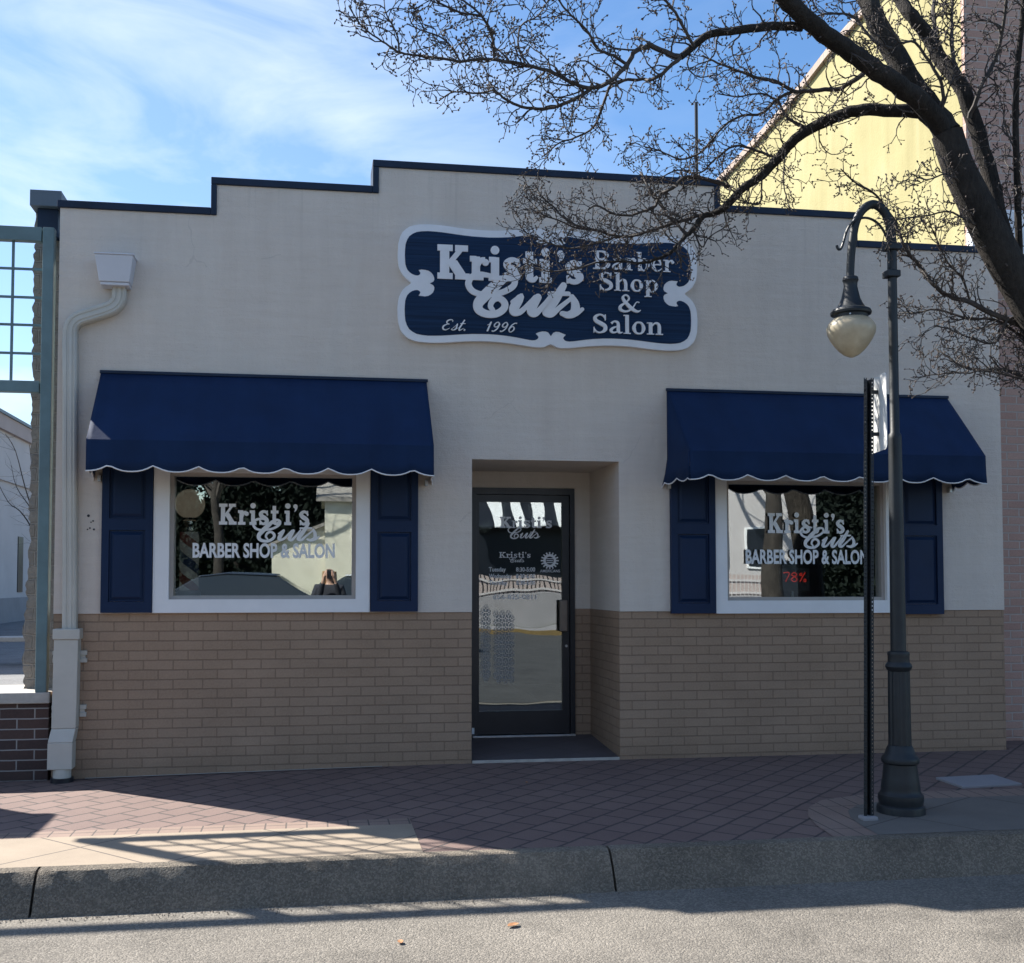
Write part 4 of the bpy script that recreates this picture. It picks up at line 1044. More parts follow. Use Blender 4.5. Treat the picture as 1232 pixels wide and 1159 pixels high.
LIMBS = [
    ((7.23,-2.2,-0.07,0.1433), (7.23,-2.2,0.62,0.139), (7.2,-2.2,1.39,0.1346), (7.12,-2.2,2.11,0.13), (6.94,-2.2,2.78,0.1251), (6.7,-2.2,3.28,0.1199), (6.45,-2.2,3.71,0.1146), (6.28,-2.2,4.03,0.1095), (6.16,-2.2,4.27,0.1045), (6.09,-2.2,4.48,0.0996)),
    ((6.09,-2.2,4.48,0.0664), (5.83,-2.3,4.64,0.0636), (5.59,-2.39,4.72,0.0611), (5.38,-2.44,4.8,0.0588), (5.15,-2.54,4.86,0.0563), (4.93,-2.63,4.92,0.0539), (4.77,-2.68,5.01,0.0519), (4.65,-2.75,5.06,0.0498)),
    ((6.11,-2.2,4.47,0.083), (6.01,-2.12,4.68,0.0792), (5.88,-2.08,4.9,0.0748), (5.8,-2.03,5.12,0.0705), (5.7,-2.02,5.3,0.0658), (5.67,-1.95,5.49,0.0618), (5.65,-1.9,5.62,0.0574)),
    ((6.02,-2.2,4.54,0.047), (5.93,-2.15,4.63,0.0449), (5.76,-2.09,4.66,0.0429), (5.59,-2.03,4.68,0.0408), (5.44,-1.95,4.66,0.0387), (5.3,-1.82,4.61,0.0369), (5.19,-1.76,4.53,0.0347), (5.12,-1.7,4.44,0.0326), (5.03,-1.63,4.34,0.0304), (4.9,-1.61,4.25,0.028), (4.81,-1.53,4.15,0.0258), (4.74,-1.45,4.11,0.0236)),
    ((4.79,-1.47,4.14,0.0177), (4.71,-1.41,4.11,0.0161), (4.68,-1.36,4.13,0.0145), (4.52,-1.3,4.09,0.0128), (4.41,-1.26,4.06,0.0112), (4.29,-1.27,4.01,0.0094), (4.19,-1.19,4,0.0078), (4.08,-1.15,4,0.0061)),
    ((4.74,-1.45,4.11,0.0207), (4.66,-1.46,4.09,0.0188), (4.58,-1.49,3.99,0.0168), (4.49,-1.53,3.9,0.0149), (4.41,-1.53,3.81,0.0131), (4.28,-1.58,3.73,0.0111), (4.18,-1.53,3.71,0.0094), (4.03,-1.55,3.71,0.0075), (3.84,-1.6,3.68,0.0057)),
    ((4.86,-1.5,4.29,0.0147), (4.56,-1.46,4.37,0.0137), (4.44,-1.45,4.28,0.0127), (4.38,-1.37,4.27,0.0119), (4.34,-1.36,4.18,0.0109), (4.25,-1.3,4.15,0.0099), (4.17,-1.27,4.13,0.009), (4.05,-1.27,4.14,0.008), (3.94,-1.24,4.2,0.007), (3.89,-1.2,4.18,0.006)),
    ((4.56,-1.4,3.98,0.0104), (4.45,-1.32,4.12,0.0093), (4.4,-1.26,4.26,0.0083), (4.33,-1.2,4.39,0.0072), (4.31,-1.1,4.52,0.0061)),
    ((4.31,-1.2,4.04,0.0106), (4.13,-1.19,4,0.0097), (3.97,-1.12,4.06,0.0089), (3.84,-1.15,4.07,0.008), (3.72,-1.12,4.15,0.0071), (3.68,-1.05,4.23,0.0063), (3.59,-1.05,4.3,0.0054), (3.54,-1,4.42,0.0046)),
    ((3.97,-1.1,4.07,0.0076), (3.83,-1.06,4.09,0.0068), (3.72,-1.02,4.15,0.006), (3.6,-0.99,4.2,0.0053), (3.53,-0.9,4.32,0.0045), (3.48,-0.9,4.36,0.0037)),
    ((4.07,-1.2,3.98,0.0075), (3.89,-1.17,3.93,0.0067), (3.76,-1.11,3.92,0.006), (3.61,-1.07,3.97,0.0052), (3.51,-0.99,4.03,0.0045), (3.41,-0.95,4.15,0.0037)),
    ((3.84,-1.6,3.68,0.0071), (3.71,-1.57,3.64,0.0062), (3.55,-1.51,3.63,0.0053), (3.48,-1.43,3.67,0.0044), (3.39,-1.4,3.71,0.0035)),
    ((4.61,-1.4,4.02,0.0074), (4.64,-1.48,3.86,0.0061), (4.68,-1.53,3.92,0.0048), (4.8,-1.6,3.99,0.0035)),
    ((4.89,-2.6,4.91,0.0281), (4.74,-2.59,4.91,0.0268), (4.56,-2.68,4.84,0.0251), (4.38,-2.71,4.79,0.0236), (4.24,-2.72,4.75,0.0222), (4.16,-2.7,4.69,0.021), (4.06,-2.75,4.59,0.0196)),
    ((4.06,-2.75,4.59,0.0171), (3.96,-2.75,4.61,0.0164), (3.85,-2.8,4.62,0.0156), (3.83,-2.8,4.61,0.0149), (3.76,-2.83,4.57,0.0142), (3.71,-2.82,4.49,0.0135), (3.6,-2.86,4.36,0.0127), (3.5,-2.82,4.33,0.0121), (3.4,-2.82,4.35,0.0114), (3.28,-2.83,4.4,0.0107), (3.11,-2.86,4.42,0.01), (2.96,-2.85,4.44,0.0093), (2.85,-2.94,4.4,0.0085), (2.72,-2.93,4.38,0.0079), (2.59,-2.89,4.41,0.0073), (2.49,-2.92,4.4,0.0066), (2.39,-2.96,4.39,0.0059), (2.31,-2.93,4.45,0.0053), (2.24,-2.97,4.47,0.0046), (2.17,-2.96,4.53,0.004), (2.11,-3,4.6,0.0034)),
    ((4.06,-2.75,4.59,0.0122), (3.95,-2.73,4.49,0.0113), (3.88,-2.7,4.46,0.0104), (3.86,-2.64,4.49,0.0095), (3.68,-2.62,4.46,0.0085), (3.63,-2.57,4.33,0.0076), (3.6,-2.48,4.25,0.0067), (3.48,-2.49,4.17,0.0057), (3.39,-2.48,4.14,0.0047), (3.3,-2.4,4.08,0.0038)),
    ((3.5,-2.8,4.34,0.012), (3.44,-2.81,4.29,0.011), (3.35,-2.78,4.25,0.0101), (3.24,-2.71,4.24,0.0092), (3.11,-2.72,4.24,0.0083), (3.02,-2.71,4.28,0.0073), (2.95,-2.7,4.33,0.0064), (2.87,-2.61,4.35,0.0055), (2.73,-2.63,4.34,0.0046), (2.65,-2.6,4.3,0.0036)),
    ((3.73,-2.75,4.52,0.0097), (3.63,-2.82,4.53,0.0088), (3.52,-2.87,4.54,0.0079), (3.46,-2.91,4.61,0.0071), (3.37,-2.94,4.67,0.0062), (3.3,-2.94,4.74,0.0055), (3.24,-3,4.78,0.0046)),
    ((2.92,-2.9,4.43,0.0093), (2.9,-2.95,4.53,0.0081), (2.83,-2.99,4.62,0.0069), (2.76,-2.98,4.68,0.0057), (2.69,-3,4.71,0.0046)),
    ((2.84,-2.95,4.64,0.0069), (2.71,-3.02,4.61,0.0061), (2.6,-3.01,4.66,0.0053), (2.55,-3.1,4.65,0.0045)),
    ((4.14,-2.75,4.66,0.0098), (4,-2.83,4.81,0.0081), (3.93,-2.85,4.87,0.0064), (3.86,-2.9,4.9,0.0048)),
    ((3.1,-2.9,4.4,0.007), (3.07,-2.83,4.54,0.0062), (3.09,-2.81,4.67,0.0053), (3.21,-2.71,4.79,0.0045), (3.27,-2.7,4.89,0.0036)),
    ((2.72,-2.95,4.37,0.0057), (2.63,-3,4.46,0.0047), (2.49,-3.07,4.47,0.0037), (2.42,-3.1,4.48,0.0027)),
    ((2.38,-3,4.37,0.0056), (2.36,-3.04,4.46,0.0046), (2.3,-3.1,4.53,0.0036), (2.29,-3.1,4.6,0.0027)),
    ((5.68,-2.2,4.89,0.0192), (5.55,-2.19,4.88,0.0178), (5.44,-2.18,4.8,0.0164), (5.36,-2.11,4.77,0.0152), (5.2,-2.09,4.76,0.0138), (5.06,-2.1,4.74,0.0124), (4.92,-2.12,4.79,0.0109), (4.81,-2.08,4.82,0.0096), (4.69,-2.06,4.87,0.0082), (4.56,-2.04,4.92,0.0069), (4.47,-2,4.98,0.0055)),
    ((5.06,-2.1,4.74,0.011), (4.93,-2.1,4.67,0.0101), (4.87,-2.02,4.61,0.0093), (4.72,-2.05,4.57,0.0084), (4.6,-2.04,4.5,0.0075), (4.48,-1.94,4.36,0.0067), (4.33,-1.94,4.3,0.0059), (4.2,-1.89,4.37,0.005), (4.12,-1.9,4.38,0.0041)),
    ((5.31,-1.8,4.62,0.01), (5.16,-1.79,4.69,0.0089), (5.11,-1.73,4.83,0.0078), (4.99,-1.73,4.88,0.0066), (4.83,-1.7,4.86,0.0055), (4.69,-1.7,4.87,0.0043)),
    ((5.16,-1.6,4.48,0.0103), (5.03,-1.55,4.55,0.0093), (4.87,-1.53,4.58,0.0083), (4.73,-1.53,4.48,0.0073), (4.63,-1.49,4.39,0.0064), (4.48,-1.4,4.43,0.0054), (4.32,-1.4,4.33,0.0044)),
    ((5.04,-1.6,4.35,0.0073), (5.04,-1.6,4.22,0.006), (4.99,-1.63,4.13,0.0047), (4.82,-1.7,4.14,0.0034)),
    ((5.76,-2.1,5.08,0.0112), (5.63,-2.09,5.13,0.0098), (5.52,-2.04,5.31,0.0084), (5.4,-2,5.34,0.007), (5.29,-2,5.32,0.0056)),
    ((5.22,-1.7,4.56,0.0072), (5.15,-1.76,4.48,0.0059), (5.11,-1.81,4.23,0.0047), (5.11,-1.9,4.03,0.0034)),
    ((6.57,-2.2,3.5,0.0555), (6.5,-2.15,3.9,0.0541), (6.44,-2.1,4.32,0.0526), (6.35,-2.05,4.73,0.0511), (6.28,-2.04,4.92,0.0493), (6.22,-1.94,5.11,0.048), (6.15,-1.9,5.28,0.0463), (6.02,-1.92,5.41,0.0441), (5.99,-1.81,5.59,0.0428), (5.93,-1.8,5.7,0.0409)),
    ((6.22,-1.95,5.11,0.0172), (6.24,-1.83,5.36,0.0156), (6.27,-1.77,5.53,0.0138), (6.32,-1.7,5.73,0.0119)),
    ((6.31,-2,4.94,0.0172), (6.29,-1.97,5.14,0.0144), (6.37,-1.83,5.41,0.0117), (6.41,-1.8,5.68,0.0088)),
    ((6.32,-2.1,4.64,0.0169), (6.35,-2.18,4.81,0.0147), (6.49,-2.16,5.07,0.0127), (6.5,-2.24,5.29,0.0105), (6.48,-2.3,5.42,0.0083)),
    ((6.04,-2.2,4.58,0.0138), (6.02,-2.28,4.73,0.012), (5.94,-2.31,4.85,0.0104), (5.81,-2.31,5.02,0.0087), (5.67,-2.35,5,0.007), (5.55,-2.4,5.12,0.0053)),
    ((6.67,-2.1,3.47,0.0254), (6.61,-2.18,4.13,0.0224), (6.55,-2.27,4.71,0.0194), (6.53,-2.4,5.32,0.0164)),
    ((6.83,-2.1,3.16,0.0198), (6.45,-2.1,3.31,0.0182), (6.29,-2.1,3.38,0.0168), (6.2,-2.01,3.44,0.0155), (6.04,-2.07,3.5,0.014), (6.01,-1.98,3.64,0.0127), (5.88,-2.02,3.75,0.0112), (5.85,-1.95,3.94,0.0099), (5.78,-1.93,4.07,0.0085), (5.7,-1.91,4.17,0.0071), (5.57,-1.91,4.23,0.0057), (5.49,-1.9,4.31,0.0043)),
    ((6.91,-2.15,2.9,0.0112), (6.59,-2.03,3.26,0.0099), (6.36,-1.99,3.29,0.0085), (6.19,-1.87,3.38,0.0072), (6.09,-1.8,3.37,0.0058), (6.02,-1.7,3.39,0.0044)),
    ((7.03,-2.15,2.62,0.014), (6.64,-2.05,2.92,0.0122), (6.45,-1.99,2.94,0.0102), (6.32,-1.94,2.98,0.0083), (6.26,-1.87,3.06,0.0063), (6.22,-1.8,3.12,0.0043)),
    ((7.01,-2.1,2.8,0.0085), (6.44,-2.11,2.91,0.0071), (6.29,-2.09,2.9,0.0059), (6.18,-2.02,2.91,0.0046), (6.02,-2,2.89,0.0034)),
    ((6.36,-2,3.41,0.0085), (6.27,-2.05,3.56,0.0072), (6.16,-2.07,3.65,0.0059), (6.03,-2.14,3.8,0.0046), (5.94,-2.2,3.9,0.0033)),
    ((6.87,-2.1,3.11,0.0099), (6.59,-2.13,3.28,0.0086), (6.47,-2.11,3.11,0.0073), (6.31,-2.08,3.14,0.0061), (6.14,-2.1,3.19,0.0048), (6.04,-2.1,3.21,0.0036)),
    ((6.38,-2.2,3.83,0.0083), (6.18,-2.26,3.88,0.0073), (6.08,-2.21,3.95,0.0064), (5.93,-2.23,3.91,0.0054), (5.75,-2.31,3.86,0.0044), (5.63,-2.3,3.84,0.0035)),
    ((6.21,-2.2,4.07,0.0083), (6.11,-2.27,4.15,0.007), (5.97,-2.36,4.14,0.0058), (5.82,-2.4,4.08,0.0046), (5.66,-2.5,4.07,0.0034)),
]
# ------------------------------------------------------------------ bare street tree
rt = random.Random(21)
def rv(): 
    while True:
        v = Vector((rt.uniform(-1, 1), rt.uniform(-1, 1), rt.uniform(-1, 1)))
        if .1 < v.length < 1: return v.normalized()
def bud(mb, p, d, s):
    d = d.normalized(); a = d.orthogonal().normalized() * s * .46; b = d.cross(a)
    q = p + d * s * .35
    mb.add([p - d * s * .35, q + a, q + b, q - a, q - b, p + d * s * 1.05], [(0, 2, 1), (0, 3, 2), (0, 4, 3), (0, 1, 4), (5, 1, 2), (5, 2, 3), (5, 3, 4), (5, 4, 1)])
def twig(mt, mbud, p, d, L, r, lvl, up=.10, plane=.55):
    n = max(2, int(L / (.028 if lvl else .042))); st = L / n; pts = [p.copy()]; rads = [r]; d = d.normalized(); kink = rv(); nodes = []
    for i in range(n):
        if rt.random() < .6: kink = rv()
        d = (d + kink * (.55 if lvl < 2 else .7) + Vector((0, 0, up))).normalized(); d.y *= (1 - plane * .25); d.normalize()
        p = p + d * st * rt.uniform(.75, 1.25); pts.append(p.copy()); rads.append(max(.0021, r * (1 - .6 * (i + 1) / n))); nodes.append((p.copy(), d.copy(), rads[-1]))
    mt.tube(pts, rads, 5 if r > .006 else 4 if r > .0035 else 3, cap=False)
    bud(mbud, pts[-1], d, rt.uniform(.010, .016))
    if lvl >= 3: return
    side = rt.choice((-1, 1))
    for i, (q, e, rr) in enumerate(nodes):
        if lvl == 2:
            if rt.random() < .45: bud(mbud, q, e * .3 + rv(), rt.uniform(.008, .013))
            if rt.random() < .30: twig(mt, mbud, q, e * .5 + rv(), rt.uniform(.015, .035), .0027, 3, up)
            continue
        side = -side
        ax = (e.cross(Vector((0, 1, .3))).normalized() * side + rv() * .6).normalized()
        if lvl == 0 and rt.random() < .55:
            f = 1 - .45 * i / len(nodes)
            twig(mt, mbud, q, e * .9 + ax * rt.uniform(.5, .9), L * f * rt.uniform(.3, .5), max(.0028, rr * .7), 1, up)
        elif rt.random() < .62:      # short knobbly spurs
            twig(mt, mbud, q, e * .6 + ax * rt.uniform(.6, 1.1), rt.uniform(.022, .06), max(.0027, rr * .7), 2, up)
def make_tree(root, limbs, dens=1.0):
    mt, mbud = MB(), MB()
    for li, L in enumerate(limbs):
        sm = catmull(L, 4)
        P = [Vector(q[:3]) for q in sm]; rr = [q[3] for q in sm]
        if li == 0:
            rr = [r * (1 + .9 * math.exp(-max(0, q.z + .02) * 4.5)) * (1 + .03 * math.sin(q.z * 7)) for r, q in zip(rr, P)]
            mb = MB(); mb.tube(P, rr, 20); mb.build('trunk', M['bark'], root, smooth=True, angle=80); continue
        for i in range(1, len(P) - 1): P[i] = P[i] + rv() * rr[i] * (.12 if rr[i] > .02 else .35)
        big = rr[0] > .02
        mb = MB() if big else mt
        mb.tube(P, rr, 12 if big else 7 if rr[0] > .009 else 5, cap=big)
        if big: mb.build('limb', M['bark'], root, smooth=True, angle=80)
        acc = 0
        tot = sum((P[i + 1] - P[i]).length for i in range(len(P) - 1)); run = 0; side = 1
        for i in range(len(P) - 1):
            s = (P[i + 1] - P[i]); acc += s.length; run += s.length
            r = rr[i]; gap = (.17 if r > .035 else .10 if r > .012 else .055) / dens * .60
            while acc > gap:
                acc -= gap * rt.uniform(.7, 1.3)
                if r > .06 and rt.random() < .5: continue
                side = -side
                e = s.normalized(); ax = (e.cross(Vector((0, 1, .2))).normalized() * side + rv() * .75).normalized()
                twig(mt, mbud, P[i] + s * rt.random(), e * .95 + ax * rt.uniform(.55, 1.0), rt.uniform(.09, .34) * (1.15 if r > .012 else .9), min(.0062, max(.0036, r * .5)), 0 if rt.random() < .72 else 1, rt.uniform(-.02, .10))
        bud(mbud, P[-1], P[-1] - P[-2], .012)
    mt.build('twigs', M['twig'], root); mbud.build('buds', M['bud'], root)
tree = empty('street_tree', (6.89, -2.2, 0), 'gnarled leafless street tree leaning in at the right with budding twigs over the sign', 'tree')
make_tree(tree, LIMBS)
bt = empty('bare_tree', (-4.2, 20, 0), 'small distant bare tree behind the stone pier at far left', 'tree')
def simple_tree(root, x, y, h, r, n=9, tw=True, seed=1):
    q = random.Random(seed)
    limbs = [[(x + q.uniform(-.05, .05) * i, y, h * .55 * i / 4, r * (1 - .12 * i)) for i in range(5)]]
    top = limbs[0][-1]
    for k in range(n):
        a = 2 * math.pi * k / n + q.uniform(-.3, .3); z0 = h * q.uniform(.35, .55); l = h * q.uniform(.3, .5)
        rad = r * .4; P = [(x, y, z0, rad)]
        for i in range(1, 6):
            P.append((x + math.cos(a) * l * .22 * i ** .9 + q.uniform(-.06, .06) * h * .2, y + math.sin(a) * l * .22 * i ** .9, z0 + l * .27 * i + q.uniform(-.03, .03) * h, rad * (1 - .16 * i)))
        limbs.append(P)
    mb = MB(); mb.tube([p[:3] for p in catmull(limbs[0], 3)], [p[3] for p in catmull(limbs[0], 3)], 10); mb.build('trunk', M['bark'], root, smooth=True)
    mb = MB()
    for L in limbs[1:]:
        s = catmull(L, 3); mb.tube([p[:3] for p in s], [p[3] for p in s], 6)
        for p in s[4::2]:
            for _ in range(3):
                v = rv(); v.z = abs(v.z); e = Vector(p[:3]); mb.tube([e, e + v * h * .06 + rv() * .05, e + v * h * .12 + rv() * .1], [r * .06, r * .045, r * .02], 3)
    mb.build('crown', M['twig'], root)
simple_tree(bt, -4.2, 20, 4.6, .07, 9, seed=4)

# ------------------------------------------------------------------ across the street (seen in the panes)
flat('far_kerb', simple('yellow_kerb', (.20, .135, .05), .8, .15, 4), [(-60, -26), (60, -26), (60, -26.25), (-60, -26.25)], -.05, 'yellow painted kerb across the street')
flat('unseen_dark_lane', aggregate_mat('dark_lane_asphalt', (.02, .02, .021), (.045, .045, .047), (.1, .1, .1), 60), [(-60, -4.9), (60, -4.9), (60, -26), (-60, -26)], -.196, 'unseen dark asphalt sheet added to darken the door reflection')  # unseen sheet, added so the lower door glass mirrors a dark road
mb = MB(); mb.box(-60, 60, -26.2, -25.98, -.25, -.052); tag(mb.build('far_kerb_face', simple('yellow_kerb_face', (.20, .135, .05), .8, .15, 4)), 'face of the yellow kerb across the street', 'kerb', kind='structure')
flat('far_pavement', M['plinth'], [(-60, -26.25), (60, -26.25), (60, -29), (-60, -29)], -.055, 'pale pavement across the street')
flat('far_grass', simple('grass', (.10, .13, .045), .9, .4, 6, .6, 40), [(-60, -29), (60, -29), (60, -60), (-60, -60)], -.05, 'grass behind the far pavement')
hs = empty('clapboard_house', (5, -33, 0), 'cream clapboard house across the street mirrored in the left window', 'house')
def house_box(x0, x1, y0, y1, zt, ridge, m, root, nm='wall'):
    mb = MB(); mb.prism([(y0, -.1), (y1, -.1), (y1, zt), ((y0 + y1) / 2, ridge), (y0, zt)], lambda p: (x0, p[0], p[1]), lambda p: (x1, p[0], p[1])); mb.build(nm, m, root)
    mb = MB(); ym = (y0 + y1) / 2
    for a, b in ((y0 - .35, ym), (y1 + .35, ym)):
        za = zt - .35 * (ridge - zt) / (ym - y0)
        mb.hexa([(x0 - .3, a, za + .02), (x1 + .3, a, za + .02), (x1 + .3, b, ridge + .02), (x0 - .3, b, ridge + .02)], [(x0 - .3, a, za + .2), (x1 + .3, a, za + .2), (x1 + .3, b, ridge + .2), (x0 - .3, b, ridge + .2)])
    mb.build('roof', M['shingle'], root)
house_box(1.35, 5.0, -38, -31, 3.9, 6.4, M['sidinG'], hs)
mb = MB(); mb.prism([(-.5, -.1), (1.34, -.1), (1.34, 2.75), (-.5, 2.0)], lambda p: (p[0], -36, p[1]), lambda p: (p[0], -31.2, p[1])); mb.build('porch', M['sidinG'], hs)
MB().hexa([(-.7, -31.0, 1.93), (1.34, -31.0, 2.76), (1.34, -36.2, 2.76), (-.7, -36.2, 1.93)], [(-.7, -31.0, 2.05), (1.34, -31.0, 2.88), (1.34, -36.2, 2.88), (-.7, -36.2, 2.05)]).build('porch_roof', M['shingle'], hs)
for x in (2.35, 3.75):
    mb = MB(); mb.box(x, x + 1.0, -30.99, -30.93, 2.2, 3.55); w = mb.build('window', M['white'], hs)
    for dz in (2.28, 2.93): MB().box(x + .1, x + .9, -30.929, -30.92, dz, dz + .56).build('pane', M['dark'], w)
aw = empty('striped_shop', (11.5, -33, 0), 'low shop with a black and white striped awning across the street', 'shop')
MB().box(7.6, 15.4, -40, -31, -.1, 5.2).build('wall', M['dark'], aw)
mb = MB(); mw = MB()
for k in range(17):
    x = 7.65 + k * .45
    (mb if k % 2 else mw).hexa([(x, -30.99, 4.6), (x + .449, -30.99, 4.6), (x + .449, -29.8, 3.55), (x, -29.8, 3.55)], [(x, -30.99, 4.65), (x + .449, -30.99, 4.65), (x + .449, -29.8, 3.6), (x, -29.8, 3.6)])
mb.build('awning_dark_stripes', M['dark'], aw); mw.build('awning_pale_stripes', M['vinyl'], aw)
MB().box(7.55, 15.5, -31.2, -30.8, 5.2001, 5.7).build('parapet', M['signwhite'], aw)
rw = empty('retaining_wall', (10, -29.2, 0), 'low pale concrete wall under the picket fence across the street', 'wall')
MB().box(5.8, 19, -29.4, -29.05, -.1, .95).build('concrete', M['plinth'], rw, bevel=.02)
pb = empty('pale_block', (19, -33, 0), 'pale rendered building across the street behind the plane tree', 'building')
MB().box(15.9, 21, -40, -31, -.1, 5.6).build('wall', M['palewall'], pb); MB().box(15.8, 21.1, -40.1, -30.9, 5.6001, 5.9).build('roof', M['tar'], pb)
for x in (16.5, 18.2):
    w = MB().box(x, x + .9, -30.999, -30.94, 2.0, 3.6).build('window', M['white'], pb); MB().box(x + .08, x + .82, -30.9399, -30.93, 2.08, 3.52).build('pane', M['dark'], w)
MB().box(19.5, 20.6, -30.999, -30.96, -.05, 2.3).build('door', M['dark'], pb, bevel=.01)
fe = empty('picket_fence', (12, -29.2, .95), 'white picket fence along the far pavement', 'fence')
mb = MB()
for k in range(80): x = 6 + k * .16; mb.box(x, x + .11, -29.25, -29.22, .95, 1.75)
mb.build('pickets', M['fascia'], fe); mb = MB(); mb.box(6, 18.8, -29.215, -29.17, 1.02, 1.1); mb.box(6, 18.8, -29.215, -29.17, 1.5, 1.58); mb.build('rails', M['palewall'], fe)
for k, (x, y, h, r, lb) in enumerate(((-2.2, -30, 9, .22, 'bare tree across the street left of the clapboard house'), (17.5, -27.0, 11, .42, 'thick trunked bare plane tree by the far kerb'), (-7, -31, 10, .25, 'bare tree at the far left across the street'))):
    rt_ = empty('bare_tree', (x, y, 0), lb, 'tree', 'bare trees across the street'); simple_tree(rt_, x, y, h, r, 11, seed=10 + k)
ev = empty('evergreen_hedge', (-6, -45, 0), 'dark evergreen hedge behind the houses across the street', 'hedge')
mb = MB(); q = random.Random(8)
top = lambda x: 8.2 + 2.2 * math.sin(x * .5) + 1.2 * math.sin(x * 1.7)
vs = []; nx_, nz_ = 90, 22
for i in range(nx_ + 1):
    for k in range(nz_ + 1):
        x = -30 + 62 * i / nx_; z = -.1 + (top(x) - .9) * k / nz_
        vs.append((x, -44 + 1.1 * mnoise.noise(Vector((x * .6, z * .6, 0))) + .6 * mnoise.noise(Vector((x * 1.9, z * 1.9, 3))), z))
mb.add(vs, [(i * (nz_ + 1) + k, i * (nz_ + 1) + k + 1, (i + 1) * (nz_ + 1) + k + 1, (i + 1) * (nz_ + 1) + k) for i in range(nx_) for k in range(nz_)])
for k in range(26000):
    x = q.uniform(-30, 32); z = q.uniform(0, 1) ** .8 * top(x); y = -43.6 + q.uniform(-.5, .9); c = Vector((x, y, z)); a = Vector((q.uniform(-1, 1), q.uniform(-1, 1), q.uniform(-1, 1))).normalized() * .16; b = a.orthogonal().normalized() * .09
    mb.add([c - a, c + b, c + a, c - b], [(0, 1, 2, 3)])
mb.build('foliage', simple('evergreen_leaf', (.009, .013, .011), .9, .25, 2, spec=.1), ev)
mb = MB()
for k in range(20): mb.tube([(-27 + 3 * k, -44, -.1), (-27 + 3 * k, -44, 5)], [.18, .06], 8)
mb.build('stems', M['bark'], ev)

mb = MB(); q = random.Random(12); nx_, nz_ = 70, 14
top2 = lambda x: 6.0 + 1.6 * math.sin(x * .21) + .9 * math.sin(x * .63 + 1)
mb.add([(x, 92 + 1.6 * mnoise.noise(Vector((x * .3, z * .5, 7))), z) for x in [-110 + 130 * i / nx_ for i in range(nx_ + 1)] for z in [-.1 + (top2(x) - .7) * k / nz_ for k in range(nz_ + 1)]],
       [(i * (nz_ + 1) + k, (i + 1) * (nz_ + 1) + k, (i + 1) * (nz_ + 1) + k + 1, i * (nz_ + 1) + k + 1) for i in range(nx_) for k in range(nz_)])
for k in range(7000):
    x = q.uniform(-110, 20); z = q.uniform(0, 1) ** .8 * top2(x); y = 91.3 + q.uniform(-1.2, .6); e = Vector((x, y, z)); a = Vector((q.uniform(-1, 1), q.uniform(-1, 1), q.uniform(-1, 1))).normalized() * .5; b = a.orthogonal().normalized() * .3
    mb.add([e - a, e + b, e + a, e - b], [(0, 1, 2, 3)])
tag(mb.build('far_wood', simple('far_wood_leaf', (.05, .055, .04), .8, .4, .6)), 'far brownish green wood closing off the parking lot', 'wood', kind='stuff')

def car(x, y, col, label, face=1):
    root = empty('parked_car', (x, y, -.2), label, 'car', 'cars parked across the street')
    z0 = -.2; body = simple('car_paint', col, .25, .03, 2, spec=.6)
    L = [(-2.2, .35), (-2.25, .6), (-2.15, .92), (-1.2, 1.0), (-.55, 1.02), (1.5, 1.02), (2.1, .98), (2.25, .8), (2.22, .4), (1.9, .26), (-1.9, .24)]
    G = [(-1.25, 1.0), (-.45, 1.50), (.1, 1.56), (1.1, 1.52), (1.95, 1.0)]
    def loft(P, w0, w1):
        mb = MB(); n = len(P); zs_ = [p[1] for p in P]; lo, hi = min(zs_), max(zs_)
        ww = [w0 + (w1 - w0) * (p[1] - lo) / (hi - lo) for p in P]
        mb.prism([(p[0], p[1]) for p in P], lambda p: (x + face * p[0], y - (w0 + (w1 - w0) * (p[1] - lo) / (hi - lo)), z0 + p[1]), lambda p: (x + face * p[0], y + (w0 + (w1 - w0) * (p[1] - lo) / (hi - lo)), z0 + p[1])); return mb
    loft(L, .88, .84).build('body', body, root, smooth=True, bevel=.06, seg=3)
    cab = loft(G, .80, .58).build('windows', M['carglass'], root, bevel=.03)
    loft([(-.42, 1.505), (.1, 1.565), (1.08, 1.527), (1.06, 1.56), (.1, 1.60), (-.40, 1.54)], .575, .56).build('roof', body, root, bevel=.02)
    for wx in (-1.4, 1.4):
        for s in (-1, 1):
            mb = MB(); mb.tube([(x + face * wx, y + s * .70, z0 + .33), (x + face * wx, y + s * .905, z0 + .33)], .33, 28); w = mb.build('wheel', M['dark'], root, smooth=True, bevel=.03)
            mb = MB(); mb.tube([(x + face * wx, y + s * .906, z0 + .33), (x + face * wx, y + s * .915, z0 + .33)], .21, 20); mb.build('rim', M['steel'], w, smooth=True)
    for s in (-1, 1):
        MB().box(min(x - face * 2.26, x - face * 2.1), max(x - face * 2.26, x - face * 2.1), y + s * .68 - .14, y + s * .68 + .14, z0 + .68, z0 + .82).build('headlight', M['vinyl'], root, bevel=.03)
        MB().box(min(x + face * 2.27, x + face * 2.15), max(x + face * 2.27, x + face * 2.15), y + s * .68 - .13, y + s * .68 + .13, z0 + .72, z0 + .9).build('tail_light', simple('tail_red', (.4, .02, .02), .3), root, bevel=.02)
M['carglass'] = simple('car_glass', (.02, .025, .03), .05, .05, spec=.8)
car(-.2, -13.4, (.02, .03, .05), 'dark parked car behind the photographer mirrored in the left window')
car(3.2, -16.0, (.5, .51, .52), 'silver parked car mirrored in the left window', -1)

